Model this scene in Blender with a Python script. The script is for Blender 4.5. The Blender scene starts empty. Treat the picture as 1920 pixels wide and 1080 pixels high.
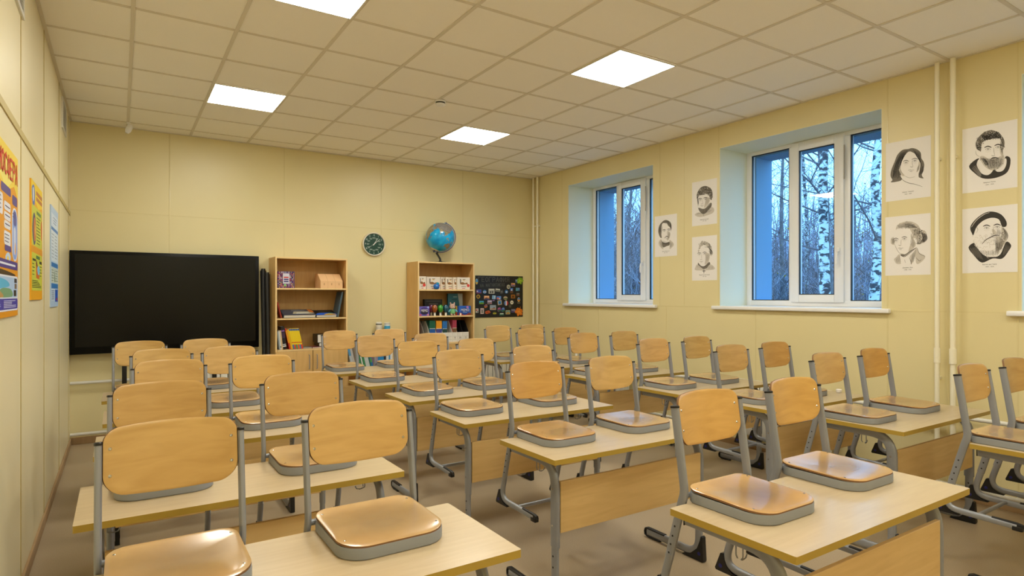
import bpy, bmesh, math, random
from mathutils import Vector, Matrix

C = bpy.context.scene.collection
SC = bpy.context.scene
PI = math.pi

# ------------------------------------------------------------------ camera
F_PX, YAW, SHIFT_PX = 1139.4, 0.5729, 14.0
CAMX, CAMY, CAMZ = 0.436, 0.0, 1.55
cam_data = bpy.data.cameras.new('camera')
cam_data.sensor_width = 36.0
cam_data.lens = F_PX / 1920.0 * 36.0
cam_data.shift_y = SHIFT_PX / 1920.0
cam_data.clip_start = 0.05
cam = bpy.data.objects.new('camera', cam_data)
C.objects.link(cam)
cam.location = (CAMX, CAMY, CAMZ)
cam.rotation_euler = (PI / 2, 0, -YAW)
SC.camera = cam

# ------------------------------------------------------------------ world, exposure
world = bpy.data.worlds.new('dusk_sky')
SC.world = world
world.use_nodes = True
wn = world.node_tree.nodes['Background']
wn.inputs['Color'].default_value = (0.26, 0.61, 1.0, 1)
wn.inputs['Strength'].default_value = 3.7
SC.view_settings.view_transform = 'Standard'
SC.view_settings.look = 'None'
SC.view_settings.exposure = 0.0
SC.view_settings.gamma = 1.0
SC.view_settings.use_curve_mapping = False
SC.cycles.max_bounces = 8
SC.cycles.diffuse_bounces = 6
SC.cycles.glossy_bounces = 4
SC.cycles.transparent_max_bounces = 12
LAMP = 28.0           # emission of the ceiling panels
LAMP_COL = (1.0, 0.98, 0.86)

# ------------------------------------------------------------------ dimensions of the room
RX, BY, FY = 5.813, 7.766, -2.1     # right wall, back wall, wall behind the camera
CZ = 3.354                          # ceiling
DESK = 0.77

cy_, sy_ = math.cos(YAW), math.sin(YAW)
def ray(u, v):
    k, w = (u - 960) / F_PX, (540 + SHIFT_PX - v) / F_PX
    return Vector((sy_ + cy_ * k, cy_ - sy_ * k, w))
CAMV = Vector((CAMX, CAMY, CAMZ))
def on_y(u, v, y):
    d = ray(u, v); return CAMV + d * (y / d.y)
def on_x(u, v, x):
    d = ray(u, v); return CAMV + d * ((x - CAMX) / d.x)
def on_z(u, v, z):
    d = ray(u, v); return CAMV + d * ((z - CAMZ) / d.z)

# ------------------------------------------------------------------ materials
def srgb(r, g, b):
    f = lambda c: (c / 255) / 12.92 if c / 255 <= 0.04045 else ((c / 255 + 0.055) / 1.055) ** 2.4
    return (f(r), f(g), f(b), 1)

def new_mat(name):
    m = bpy.data.materials.new(name); m.use_nodes = True
    nt = m.node_tree
    return m, nt, nt.nodes['Principled BSDF']

_flat = {}
def flat(rgb, rough=0.6, metal=0.0, emit=0.0, coat=0.0, spec=0.5):
    key = (tuple(rgb[:3]), rough, metal, emit, coat, spec)
    if key in _flat: return _flat[key]
    m, nt, b = new_mat('paint_%d' % len(_flat))
    b.inputs['Base Color'].default_value = srgb(*rgb)
    b.inputs['Roughness'].default_value = rough
    b.inputs['Metallic'].default_value = metal
    b.inputs['Coat Weight'].default_value = coat
    b.inputs['Specular IOR Level'].default_value = spec
    if emit:
        b.inputs['Emission Color'].default_value = srgb(*rgb)
        b.inputs['Emission Strength'].default_value = emit
    _flat[key] = m
    return m

def N(nt, typ, **kw):
    n = nt.nodes.new(typ)
    for k, v in kw.items():
        if k in n.inputs: n.inputs[k].default_value = v
        else: setattr(n, k, v)
    return n

def wood(name, light, dark, grain=(3, 30, 30), rough=0.35, coat=0.0, wear=False, tint=True, contrast=1.0):
    m, nt, b = new_mat(name)
    L = nt.links
    tc = N(nt, 'ShaderNodeTexCoord'); oi = N(nt, 'ShaderNodeObjectInfo')
    mp = N(nt, 'ShaderNodeMapping'); mp.inputs['Scale'].default_value = grain
    off = N(nt, 'ShaderNodeVectorMath', operation='SCALE'); off.inputs[0].default_value = (7.3, 11.1, 5.7)
    L.new(oi.outputs['Random'], off.inputs['Scale'])
    add = N(nt, 'ShaderNodeVectorMath', operation='ADD')
    L.new(tc.outputs['Object'], add.inputs[0]); L.new(off.outputs[0], add.inputs[1])
    L.new(add.outputs[0], mp.inputs['Vector'])
    n1 = N(nt, 'ShaderNodeTexNoise'); n1.inputs['Scale'].default_value = 1.0; n1.inputs['Detail'].default_value = 5; n1.inputs['Distortion'].default_value = 0.7
    L.new(mp.outputs[0], n1.inputs['Vector'])
    n2 = N(nt, 'ShaderNodeTexNoise'); n2.inputs['Scale'].default_value = 2.5; n2.inputs['Detail'].default_value = 3
    L.new(add.outputs[0], n2.inputs['Vector'])
    mixf = N(nt, 'ShaderNodeMath', operation='MULTIPLY_ADD'); mixf.inputs[1].default_value = 0.65 * contrast; mixf.inputs[2].default_value = 0.175
    L.new(n1.outputs['Fac'], mixf.inputs[0])
    mf2 = N(nt, 'ShaderNodeMath', operation='MULTIPLY_ADD'); mf2.inputs[1].default_value = 0.35 * contrast
    L.new(n2.outputs['Fac'], mf2.inputs[0]); L.new(mixf.outputs[0], mf2.inputs[2])
    rp = N(nt, 'ShaderNodeValToRGB')
    rp.color_ramp.elements[0].position = 0.45; rp.color_ramp.elements[0].color = srgb(*dark)
    rp.color_ramp.elements[1].position = 0.78; rp.color_ramp.elements[1].color = srgb(*light)
    L.new(mf2.outputs[0], rp.inputs['Fac'])
    col = rp.outputs['Color']
    if wear:      # the patch where the lacquer is rubbed off the middle of the seat
        sub = N(nt, 'ShaderNodeVectorMath', operation='SUBTRACT'); sub.inputs[1].default_value = (0.005, -0.175, 0.05)
        L.new(tc.outputs['Object'], sub.inputs[0])
        scl = N(nt, 'ShaderNodeVectorMath', operation='MULTIPLY'); scl.inputs[1].default_value = (9.2, 11.2, 0)
        L.new(sub.outputs[0], scl.inputs[0])
        ln = N(nt, 'ShaderNodeVectorMath', operation='LENGTH'); L.new(scl.outputs[0], ln.inputs[0])
        nz = N(nt, 'ShaderNodeTexNoise'); nz.inputs['Scale'].default_value = 9; nz.inputs['Detail'].default_value = 4
        L.new(add.outputs[0], nz.inputs['Vector'])
        s2 = N(nt, 'ShaderNodeMath', operation='MULTIPLY_ADD'); s2.inputs[1].default_value = 1.1; s2.inputs[2].default_value = -0.55
        L.new(nz.outputs['Fac'], s2.inputs[0])
        s3 = N(nt, 'ShaderNodeMath', operation='ADD'); L.new(ln.outputs['Value'], s3.inputs[0]); L.new(s2.outputs[0], s3.inputs[1])
        mr = N(nt, 'ShaderNodeMapRange'); mr.inputs['From Min'].default_value = 0.35; mr.inputs['From Max'].default_value = 3.7
        mr.inputs['To Min'].default_value = 0.70; mr.inputs['To Max'].default_value = 0.0
        L.new(s3.outputs[0], mr.inputs['Value'])
        mx = N(nt, 'ShaderNodeMix', data_type='RGBA'); L.new(mr.outputs['Result'], mx.inputs['Factor'])
        L.new(col, mx.inputs['A']); mx.inputs['B'].default_value = srgb(104, 80, 60)
        col = mx.outputs['Result']
    if tint:
        mt = N(nt, 'ShaderNodeMix', data_type='RGBA', blend_type='MULTIPLY'); mt.inputs['Factor'].default_value = 1.0
        L.new(col, mt.inputs['A']); L.new(oi.outputs['Color'], mt.inputs['B']); col = mt.outputs['Result']
    L.new(col, b.inputs['Base Color'])
    b.inputs['Roughness'].default_value = rough
    b.inputs['Coat Weight'].default_value = coat; b.inputs['Coat Roughness'].default_value = 0.13
    return m

def noisy(name, a, bcol, scale=200, rough=0.6, detail=3, bump=0.0, coords='Object', stretch=(1, 1, 1), lo=0.35, hi=0.65, metal=0.0):
    m, nt, b = new_mat(name); L = nt.links
    tc = N(nt, 'ShaderNodeTexCoord'); mp = N(nt, 'ShaderNodeMapping'); mp.inputs['Scale'].default_value = stretch
    L.new(tc.outputs[coords], mp.inputs['Vector'])
    nz = N(nt, 'ShaderNodeTexNoise'); nz.inputs['Scale'].default_value = scale; nz.inputs['Detail'].default_value = detail
    L.new(mp.outputs[0], nz.inputs['Vector'])
    rp = N(nt, 'ShaderNodeValToRGB')
    rp.color_ramp.elements[0].position = lo; rp.color_ramp.elements[0].color = srgb(*a)
    rp.color_ramp.elements[1].position = hi; rp.color_ramp.elements[1].color = srgb(*bcol)
    L.new(nz.outputs['Fac'], rp.inputs['Fac']); L.new(rp.outputs['Color'], b.inputs['Base Color'])
    b.inputs['Roughness'].default_value = rough; b.inputs['Metallic'].default_value = metal
    if bump:
        bp = N(nt, 'ShaderNodeBump'); bp.inputs['Strength'].default_value = bump; bp.inputs['Distance'].default_value = 0.002
        L.new(nz.outputs['Fac'], bp.inputs['Height']); L.new(bp.outputs[0], b.inputs['Normal'])
    return m

M = {}
M['wall'] = noisy('wall_panel_yellow', (222, 209, 160), (226, 214, 167), 0.8, 0.38)
M['wall_left'] = noisy('wall_panel_cream', (231, 219, 180), (235, 224, 187), 0.8, 0.34)
M['strip'] = flat((224, 211, 162), 0.25)
M['strip_left'] = flat((190, 172, 112), 0.5)
M['reveal'] = flat((226, 230, 212), 0.55)
M['blue'] = flat((108, 158, 196), 0.7)
M['floor'] = noisy('linoleum_floor', (158, 139, 112), (178, 160, 134), 260, 0.42, 4, 0.02)
M['ceiling'] = noisy('ceiling_tile', (244, 241, 234), (248, 245, 239), 320, 0.9, 3, 0.15)
M['grid'] = flat((218, 211, 197), 0.6)
M['base'] = wood('baseboard_wood', (176, 146, 108), (156, 126, 90), (30, 3, 3), 0.5, tint=False)
M['white_plastic'] = flat((238, 238, 240), 0.3)
M['white_metal'] = flat((222, 220, 212), 0.4)
M['cream_pipe'] = flat((240, 234, 212), 0.35)
M['black'] = flat((12, 12, 12), 0.35)
M['screen'] = flat((11, 12, 11), 0.25, spec=0.25)
M['bezel'] = flat((5, 5, 5), 0.35, spec=0.2)
M['steel'] = flat((146, 149, 156), 0.38, 0.3)
M['chrome'] = flat((205, 205, 205), 0.2, 1.0)
M['hole'] = flat((30, 28, 26), 0.8)
M['cap'] = flat((16, 16, 18), 0.45)
M['cap_blue'] = flat((22, 28, 110), 0.4)
M['tray'] = flat((138, 141, 144), 0.45)
M['ply'] = wood('plywood_back', (210, 172, 108), (186, 146, 82), (5, 4, 26), 0.36, 0.15)
M['ply_seat'] = wood('plywood_seat', (228, 188, 130), (212, 168, 110), (5, 4, 20), 0.26, 0.6, wear=True)
M['ply_edge'] = flat((120, 84, 48), 0.7)
M['desk'] = wood('desk_maple', (204, 184, 150), (190, 168, 134), (4, 40, 40), 0.34, 0.3, tint=False, contrast=0.8)
M['desk_edge'] = flat((176, 146, 58), 0.45)
M['panel'] = wood('desk_panel_maple', (214, 180, 120), (196, 160, 100), (3, 30, 30), 0.42, tint=False)
M['case'] = wood('bookcase_maple', (222, 182, 118), (206, 164, 98), (30, 30, 3), 0.45, tint=False)
M['case_edge'] = flat((236, 204, 146), 0.5)
M['case_back'] = wood('bookcase_back', (206, 166, 102), (192, 150, 88), (30, 30, 3), 0.5, tint=False)
M['paper'] = flat((236, 233, 232), 0.65)
M['ink1'] = flat((204, 198, 190), 0.7)
M['ink2'] = flat((118, 112, 104), 0.7)
M['ink3'] = flat((52, 48, 44), 0.7)

def lamp_mat():
    m, nt, b = new_mat('led_diffuser')
    b.inputs['Base Color'].default_value = (0.9, 0.9, 0.9, 1)
    b.inputs['Emission Color'].default_value = (*LAMP_COL, 1)
    b.inputs['Emission Strength'].default_value = LAMP
    return m
M['lamp'] = lamp_mat()

def glass_mat():
    m = bpy.data.materials.new('window_glass'); m.use_nodes = True
    nt = m.node_tree; nt.nodes.clear()
    out = N(nt, 'ShaderNodeOutputMaterial'); mx = N(nt, 'ShaderNodeMixShader')
    tr = N(nt, 'ShaderNodeBsdfTransparent'); tr.inputs[0].default_value = (0.93, 0.97, 1, 1)
    gl = N(nt, 'ShaderNodeBsdfGlossy'); gl.inputs['Roughness'].default_value = 0.0
    fr = N(nt, 'ShaderNodeFresnel'); ge = N(nt, 'ShaderNodeNewGeometry')
    io = N(nt, 'ShaderNodeMapRange'); io.inputs['To Min'].default_value = 1.45; io.inputs['To Max'].default_value = 1 / 1.45   # thin pane: same mirror share from both faces
    nt.links.new(ge.outputs['Backfacing'], io.inputs['Value']); nt.links.new(io.outputs['Result'], fr.inputs['IOR'])
    nt.links.new(fr.outputs[0], mx.inputs[0]); nt.links.new(tr.outputs[0], mx.inputs[1])
    nt.links.new(gl.outputs[0], mx.inputs[2]); nt.links.new(mx.outputs[0], out.inputs[0])
    return m
M['glass'] = glass_mat()

# ------------------------------------------------------------------ mesh helpers
class MB:
    """collects shapes into one mesh"""
    def __init__(s): s.v = []; s.f = []; s.m = []
    def add(s, vs, fs, mat=0):
        o = len(s.v); s.v.extend([tuple(p) for p in vs])
        for f in fs: s.f.append(tuple(i + o for i in f)); s.m.append(mat)
        return s
    def box(s, x0, x1, y0, y1, z0, z1, mat=0, bev=0.0, seg=2):
        if bev <= 0:
            vs = [(x, y, z) for z in (z0, z1) for y in (y0, y1) for x in (x0, x1)]
            return s.add(vs, [(0, 2, 3, 1), (4, 5, 7, 6), (0, 1, 5, 4), (2, 6, 7, 3), (0, 4, 6, 2), (1, 3, 7, 5)], mat)
        bm = bmesh.new(); bmesh.ops.create_cube(bm, size=1)
        for v in bm.verts: v.co = Vector(((x0 + x1) / 2 + v.co.x * (x1 - x0), (y0 + y1) / 2 + v.co.y * (y1 - y0), (z0 + z1) / 2 + v.co.z * (z1 - z0)))
        bmesh.ops.bevel(bm, geom=bm.edges[:], offset=bev, segments=seg, profile=0.5, affect='EDGES')
        bm.verts.index_update()
        s.add([v.co[:] for v in bm.verts], [tuple(v.index for v in f.verts) for f in bm.faces], mat); bm.free()
        return s
    def obox(s, c, ax, ay, az, hx, hy, hz, mat=0):
        """box with its own axes"""
        c = Vector(c); ax, ay, az = Vector(ax).normalized(), Vector(ay).normalized(), Vector(az).normalized()
        vs = [c + ax * hx * i + ay * hy * j + az * hz * k for k in (-1, 1) for j in (-1, 1) for i in (-1, 1)]
        return s.add(vs, [(0, 2, 3, 1), (4, 5, 7, 6), (0, 1, 5, 4), (2, 6, 7, 3), (0, 4, 6, 2), (1, 3, 7, 5)], mat)
    def tube(s, path, ra, rb=None, n=10, ref=(1, 0, 0), mat=0, cap=True, radii=None, sq=1.0):
        """tube with an oval section: ra along ref, rb across it; sq<1 flattens the sides"""
        rb = ra if rb is None else rb
        P = [Vector(p) for p in path]; o = len(s.v)
        ref = Vector(ref).normalized()
        for i, p in enumerate(P):
            t = (P[min(i + 1, len(P) - 1)] - P[max(i - 1, 0)]).normalized()
            a = ref - t * ref.dot(t)
            if a.length < 1e-4: a = t.orthogonal()
            a.normalize(); b = t.cross(a)
            k = radii[i] if radii else 1.0
            for j in range(n):
                w = 2 * PI * (j + 0.5) / n; c_, s_ = math.cos(w), math.sin(w)
                c_ = math.copysign(abs(c_) ** sq, c_); s_ = math.copysign(abs(s_) ** sq, s_)
                s.v.append(tuple(p + a * (ra * k * c_) + b * (rb * k * s_)))
        for i in range(len(P) - 1):
            for j in range(n):
                q = (j + 1) % n
                s.f.append((o + i * n + j, o + i * n + q, o + (i + 1) * n + q, o + (i + 1) * n + j)); s.m.append(mat)
        if cap:
            s.f.append(tuple(o + j for j in range(n))[::-1]); s.m.append(mat)
            e = o + (len(P) - 1) * n; s.f.append(tuple(e + j for j in range(n))); s.m.append(mat)
        return s
    def lathe(s, prof, c=(0, 0, 0), n=20, mat=0, axis='z'):
        """profile of (radius, height) turned about an axis through c"""
        o = len(s.v); cx, cy, cz = c
        for r, h in prof:
            for j in range(n):
                w = 2 * PI * j / n; a, b = r * math.cos(w), r * math.sin(w)
                s.v.append({'z': (cx + a, cy + b, cz + h), 'y': (cx + a, cy + h, cz + b), 'x': (cx + h, cy + a, cz + b)}[axis])
        for i in range(len(prof) - 1):
            for j in range(n):
                q = (j + 1) % n; f = (o + i * n + j, o + i * n + q, o + (i + 1) * n + q, o + (i + 1) * n + j)
                s.f.append(f if axis != 'y' else f[::-1]); s.m.append(mat)
        s.f.append(tuple(o + j for j in range(n))); s.m.append(mat)
        e = o + (len(prof) - 1) * n; s.f.append(tuple(e + j for j in range(n))); s.m.append(mat)
        return s
    def prism(s, poly, place, d0, d1, mat=0, side=None):
        """2-D outline pushed from depth d0 to d1; place(u, v, d) gives the point"""
        n = len(poly); vs = [place(u, v, d0) for u, v in poly] + [place(u, v, d1) for u, v in poly]
        o = len(s.v); s.add(vs, [tuple(range(n))[::-1], tuple(range(n, 2 * n))], mat)
        for i in range(n):
            j = (i + 1) % n; s.f.append((o + i, o + j, o + n + j, o + n + i)); s.m.append(mat if side is None else side)
        return s
    def build(s, name, mats, parent=None, loc=None, rotz=0.0, smooth=True, angle=35):
        if not isinstance(mats, (list, tuple)): mats = [mats]
        me = bpy.data.meshes.new(name); me.from_pydata(s.v, [], s.f)
        for m in mats: me.materials.append(M[m] if isinstance(m, str) else m)
        me.polygons.foreach_set('material_index', s.m)
        me.update()
        bm = bmesh.new(); bm.from_mesh(me); bmesh.ops.recalc_face_normals(bm, faces=bm.faces[:]); bm.to_mesh(me); bm.free()
        if smooth:
            me.polygons.foreach_set('use_smooth', [True] * len(me.polygons))
            me.set_sharp_from_angle(angle=math.radians(angle))
        o = bpy.data.objects.new(name, me); C.objects.link(o)
        if parent: o.parent = parent
        if loc is not None: o.location = loc
        o.rotation_euler = (0, 0, rotz)
        return o

def tag(o, label=None, cat=None, group=None, kind=None):
    if label: o['label'] = label
    if cat: o['category'] = cat
    if group: o['group'] = group
    if kind: o['kind'] = kind
    return o
def empty(name, loc=(0, 0, 0), rotz=0.0, label=None, cat=None, group=None, kind=None, parent=None):
    o = bpy.data.objects.new(name, None); C.objects.link(o); o.empty_display_size = 0.1
    o.location = loc; o.rotation_euler = (0, 0, rotz)
    if parent: o.parent = parent
    return tag(o, label, cat, group, kind)
def struct(o): o['kind'] = 'structure'; return o
def copy_tree(o, parent=None):
    c = o.copy(); C.objects.link(c)
    if parent: c.parent = parent
    for ch in list(o.children): copy_tree(ch, c)
    return c
def each(o):
    yield o
    for c in o.children: yield from each(c)

def rrect(w, h, r, n=5):
    """rounded rectangle outline, half sizes w, h"""
    pts = []
    for cx, cy, a0 in ((w - r, h - r, 0), (-w + r, h - r, 90), (-w + r, -h + r, 180), (w - r, -h + r, 270)):
        for i in range(n + 1):
            a = math.radians(a0 + 90 * i / n); pts.append((cx + r * math.cos(a), cy + r * math.sin(a)))
    return pts
def circle(r, n=20, cx=0, cy=0): return [(cx + r * math.cos(2 * PI * i / n), cy + r * math.sin(2 * PI * i / n)) for i in range(n)]
def arc_pts(p0, p1, p2, r, n=5):
    """round the corner p1 of a path with radius-like cut r"""
    p0, p1, p2 = Vector(p0), Vector(p1), Vector(p2)
    a = p1 + (p0 - p1).normalized() * r; b = p1 + (p2 - p1).normalized() * r
    return [a * (1 - t) ** 2 + p1 * 2 * t * (1 - t) + b * t * t for t in [i / n for i in range(n + 1)]]
def spline(pts, closed=True, k=4):
    """Catmull-Rom through 2-D points"""
    n = len(pts); out = []
    for i in range(n if closed else n - 1):
        g = lambda j: pts[j % n] if closed else pts[max(0, min(n - 1, j))]
        p0, p1, p2, p3 = g(i - 1), g(i), g(i + 1), g(i + 2)
        for q in range(k):
            t = q / k
            out.append(tuple(0.5 * (2 * p1[d] + (p2[d] - p0[d]) * t + (2 * p0[d] - 5 * p1[d] + 4 * p2[d] - p3[d]) * t * t + (3 * p1[d] - p0[d] - 3 * p2[d] + p3[d]) * t ** 3) for d in (0, 1)))
    if not closed: out.append(tuple(pts[-1]))
    return out

def text(name, s, size, mat, parent, loc, rot, stretch=1.0, width=None, depth=0.0006):
    """lettering as a thin mesh; every outline is filled on its own so that overlapping strokes stay solid"""
    cu = bpy.data.curves.new(name, 'FONT'); cu.body = s; cu.size = size; cu.align_x = 'CENTER'; cu.align_y = 'CENTER'
    t = bpy.data.objects.new(name, cu); C.objects.link(t)
    bpy.context.view_layer.update()
    dg = bpy.context.evaluated_depsgraph_get(); oe = t.evaluated_get(dg); cv = oe.to_curve(dg)
    loops = []
    for sp in cv.splines:
        P = []
        if sp.type == 'BEZIER':
            bp = sp.bezier_points; n = len(bp)
            for i in range(n):
                a, b = bp[i], bp[(i + 1) % n]
                straight = a.handle_right_type == 'VECTOR' and b.handle_left_type == 'VECTOR'
                k = 1 if straight else 4
                for q in range(k):
                    u = q / k; P.append(a.co * (1 - u) ** 3 + a.handle_right * 3 * u * (1 - u) ** 2 + b.handle_left * 3 * u * u * (1 - u) + b.co * u ** 3)
        else: P = [Vector(p.co[:3]) for p in sp.points]
        P = [p for i, p in enumerate(P) if (p - P[i - 1]).length > 1e-6]
        if len(P) > 2: loops.append([(p.x, p.y) for p in P])
    oe.to_curve_clear(); bpy.data.objects.remove(t); bpy.data.curves.remove(cu)
    area = lambda L: sum(L[i - 1][0] * L[i][1] - L[i][0] * L[i - 1][1] for i in range(len(L))) / 2
    if not loops: return None
    sg = math.copysign(1, area(max(loops, key=lambda L: abs(area(L)))))
    xs = [p[0] for L in loops for p in L]
    if width: stretch = width / (max(xs) - min(xs))
    m = MB(); from mathutils.geometry import tessellate_polygon
    outer = [L for L in loops if area(L) * sg > 0]; holes = [L for L in loops if area(L) * sg < 0]
    for k, L in enumerate(outer):
        hs = [H for H in holes if in_poly(H[0][0], H[0][1], L)]
        pts = L + [p for H in hs for p in H]
        tri = tessellate_polygon([[Vector((x, y, 0)) for x, y in Q] for Q in [L] + hs])
        d = depth + 0.00003 * (k % 3)
        m.add([(x * stretch, y, d) for x, y in pts], [tuple(f) for f in tri])
        for Q in [L] + hs:
            n = len(Q); m.add([(x * stretch, y, d) for x, y in Q] + [(x * stretch, y, 0) for x, y in Q], [(i, (i + 1) % n, n + (i + 1) % n, n + i) for i in range(n)])
    o = m.build(name, mat, parent, loc, smooth=False)
    o.rotation_euler = rot
    return o
def in_poly(x, y, P):
    c = False; j = len(P) - 1
    for i in range(len(P)):
        if (P[i][1] > y) != (P[j][1] > y) and x < (P[j][0] - P[i][0]) * (y - P[i][1]) / (P[j][1] - P[i][1]) + P[i][0]: c = not c
        j = i
    return c
STROKES = {      # hand-drawn capitals, strokes on a unit box
 'Г': [[(0, 0), (0, 1), (.9, 1)]], 'Е': [[(.9, 1), (0, 1), (0, 0), (.9, 0)], [(0, .52), (.75, .52)]], 'О': [[(.5, 1), (.15, .85), (0, .5), (.15, .15), (.5, 0), (.85, .15), (1, .5), (.85, .85), (.5, 1)]],
 'Р': [[(0, 0), (0, 1), (.6, 1), (.9, .87), (.9, .65), (.6, .5), (0, .5)]], 'А': [[(0, 0), (.5, 1), (1, 0)], [(.2, .36), (.8, .36)]], 'Ф': [[(.5, 1.05), (.5, -.05)], [(.5, .88), (.12, .78), (0, .5), (.12, .22), (.5, .12), (.88, .22), (1, .5), (.88, .78), (.5, .88)]],
 'И': [[(0, 1), (0, 0), (.9, 1), (.9, 0)]], 'Я': [[(.9, 0), (.9, 1), (.3, 1), (.05, .87), (.05, .65), (.3, .5), (.9, .5)], [(.4, .5), (0, 0)]], 'Н': [[(0, 0), (0, 1)], [(.9, 0), (.9, 1)], [(0, .5), (.9, .5)]],
 'М': [[(0, 0), (0, 1), (.5, .3), (1, 1), (1, 0)]], 'Т': [[(0, 1), (1, 1)], [(.5, 1), (.5, 0)]], 'К': [[(0, 0), (0, 1)], [(.9, 1), (0, .45), (.9, 0)]], 'Х': [[(0, 0), (.9, 1)], [(0, 1), (.9, 0)]], 'С': [[(.95, .85), (.5, 1), (.15, .85), (0, .5), (.15, .15), (.5, 0), (.95, .15)]]}
def strokes_text(name, s, height, width, pen, mat, parent, loc, rot):
    """lettering drawn with a round-ended pen"""
    m = MB(); adv = width / len(s); x = -width / 2; k = 0
    for ch in s:
        for line in STROKES.get(ch, []):
            P = [Vector((x + adv * (0.12 + 0.72 * u), (v - 0.5) * height, 0)) for u, v in line]
            for a, b in zip(P, P[1:]):
                d = (b - a).normalized(); a_, b_ = a - d * pen * .45, b + d * pen * .45; n_ = Vector((-d.y, d.x, 0)) * pen / 2
                k += 1; z = Vector((0, 0, 0.0005 + 0.00006 * (k % 11))); vs = [a_ - n_, b_ - n_, b_ + n_, a_ + n_]
                m.add(vs + [q + z for q in vs], [(0, 3, 2, 1), (4, 5, 6, 7), (0, 1, 5, 4), (1, 2, 6, 5), (2, 3, 7, 6), (3, 0, 4, 7)])
        x += adv
    o = m.build(name, mat, parent, loc, smooth=False); o.rotation_euler = rot
    return o
ROT_BACK = (PI / 2, 0, 0)             # lettering that faces -Y (on the back wall)
ROT_RIGHT = (PI / 2, 0, -PI / 2)      # faces -X (on the right wall)
ROT_LEFT = (PI / 2, 0, PI / 2)        # faces +X (on the left wall)

# ================================================================== room shell
struct(MB().box(-0.15, RX + 0.8, FY - 0.15, BY + 0.15, -0.12, 0).build('floor', 'floor', smooth=False))
struct(MB().box(-0.15, RX, BY, BY + 0.15, 0, 3.42).build('wall_back', 'wall', smooth=False))
struct(MB().box(-0.15, 0, FY, BY, 0, 3.42).build('wall_left', 'wall_left', smooth=False))
struct(MB().box(-0.15, RX, FY - 0.15, FY, 0, 3.42).build('wall_front', 'wall', smooth=False))
struct(MB().box(-0.15, RX + 0.8, FY - 0.15, BY + 0.15, CZ + 0.0062, CZ + 0.09).build('ceiling', 'ceiling', smooth=False))

WIN = [(5.216, 6.848), (2.609, 4.243), (0.03, 1.66)]       # y ranges of the three openings
WZ0, WZ1, WD = 1.44, 3.117, 0.45
w = MB()
w.box(RX, RX + 0.52, FY, BY + 0.15, 0, 1.40)
w.box(RX, RX + 0.52, FY, BY + 0.15, WZ1 + 0.004, 3.42)
edges = [BY + 0.15] + [v for a, b in WIN for v in (b + 0.004, a - 0.004)] + [FY]
for i in range(0, len(edges), 2): w.box(RX, RX + 0.52, edges[i + 1], edges[i], 1.40, WZ1 + 0.004)
struct(w.build('wall_right', 'wall', smooth=False))
# pale lining of the window recesses and the blue outer skin of the building
for i, (a, b) in enumerate(WIN):
    r = MB()
    r.box(RX + 0.001, RX + 0.52, a - 0.004, a, 1.40, WZ1); r.box(RX + 0.001, RX + 0.52, b, b + 0.004, 1.40, WZ1)
    r.box(RX + 0.001, RX + 0.52, a - 0.004, b + 0.004, WZ1, WZ1 + 0.004)
    struct(r.build('trim_%d' % (i + 1), 'reveal', smooth=False))
f = MB()
X0, X1 = RX + 0.52, RX + 0.80
f.box(X0, X1, FY - 0.15, BY + 0.15, -1.22, WZ0 + 0.03); f.box(X0, X1, FY - 0.15, BY + 0.15, 3.065, 3.8)
ed = [BY + 0.15] + [v for a, b in WIN for v in (b - 0.073, a + 0.073)] + [FY - 0.15]
for i in range(0, len(ed), 2): f.box(X0, X1, ed[i + 1], ed[i], WZ0 + 0.03, 3.065)
struct(f.build('trim_4', 'blue', smooth=False))

# joint strips between the wall panels
s = MB()
for x, z0, z1 in ((0.901, 0.08, CZ), (2.127, 0.08, CZ), (3.369, 0.08, CZ), (4.60, 0.08, CZ)):
    s.box(x - 0.006, x + 0.006, BY - 0.0025, BY, z0, z1, bev=0.002)
s.box(0, RX, BY - 0.002, BY, 2.436, 2.446)
struct(s.build('trim_5', 'strip', smooth=True))
s = MB()
for y in (-0.75, 0.45, 1.654, 2.854, 4.054, 5.195, 6.40, 7.55):
    s.box(0, 0.003, y - 0.006, y + 0.006, 0.07, CZ)
s.box(0, 0.006, FY, BY, 2.375, 2.412)
struct(s.build('trim_6', 'strip_left', smooth=False))
s = MB()
for y, z0, z1 in ((4.732, 1.43, CZ), (3.81, 0.08, 1.42), (2.56, 0.08, CZ), (5.10, 1.43, CZ), (4.26, 1.43, CZ), (2.12, 0.08, CZ), (1.685, 0.08, CZ), (6.2, 0.08, 1.4), (5.0, 0.08, 1.42), (7.0, 0.08, CZ)):
    s.box(RX - 0.0018, RX, y - 0.005, y + 0.005, z0, z1, bev=0.0015, seg=1)
s.box(RX - 0.002, RX, 6.97, BY, 1.419, 1.431); s.box(RX - 0.002, RX, 4.33, 5.17, 1.419, 1.431); s.box(RX - 0.002, RX, 1.75, 2.55, 1.419, 1.431)
struct(s.build('trim_7', 'strip', smooth=True))

# skirting
struct(MB().box(0, 0.014, FY, BY, 0, 0.075, bev=0.004).build('baseboard_left', 'base'))
struct(MB().box(0.014, RX - 0.014, BY - 0.014, BY, 0, 0.075, bev=0.004).build('baseboard_back', 'base'))
struct(MB().box(RX - 0.014, RX, FY, BY, 0, 0.075, bev=0.004).build('baseboard_right', 'base'))

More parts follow.
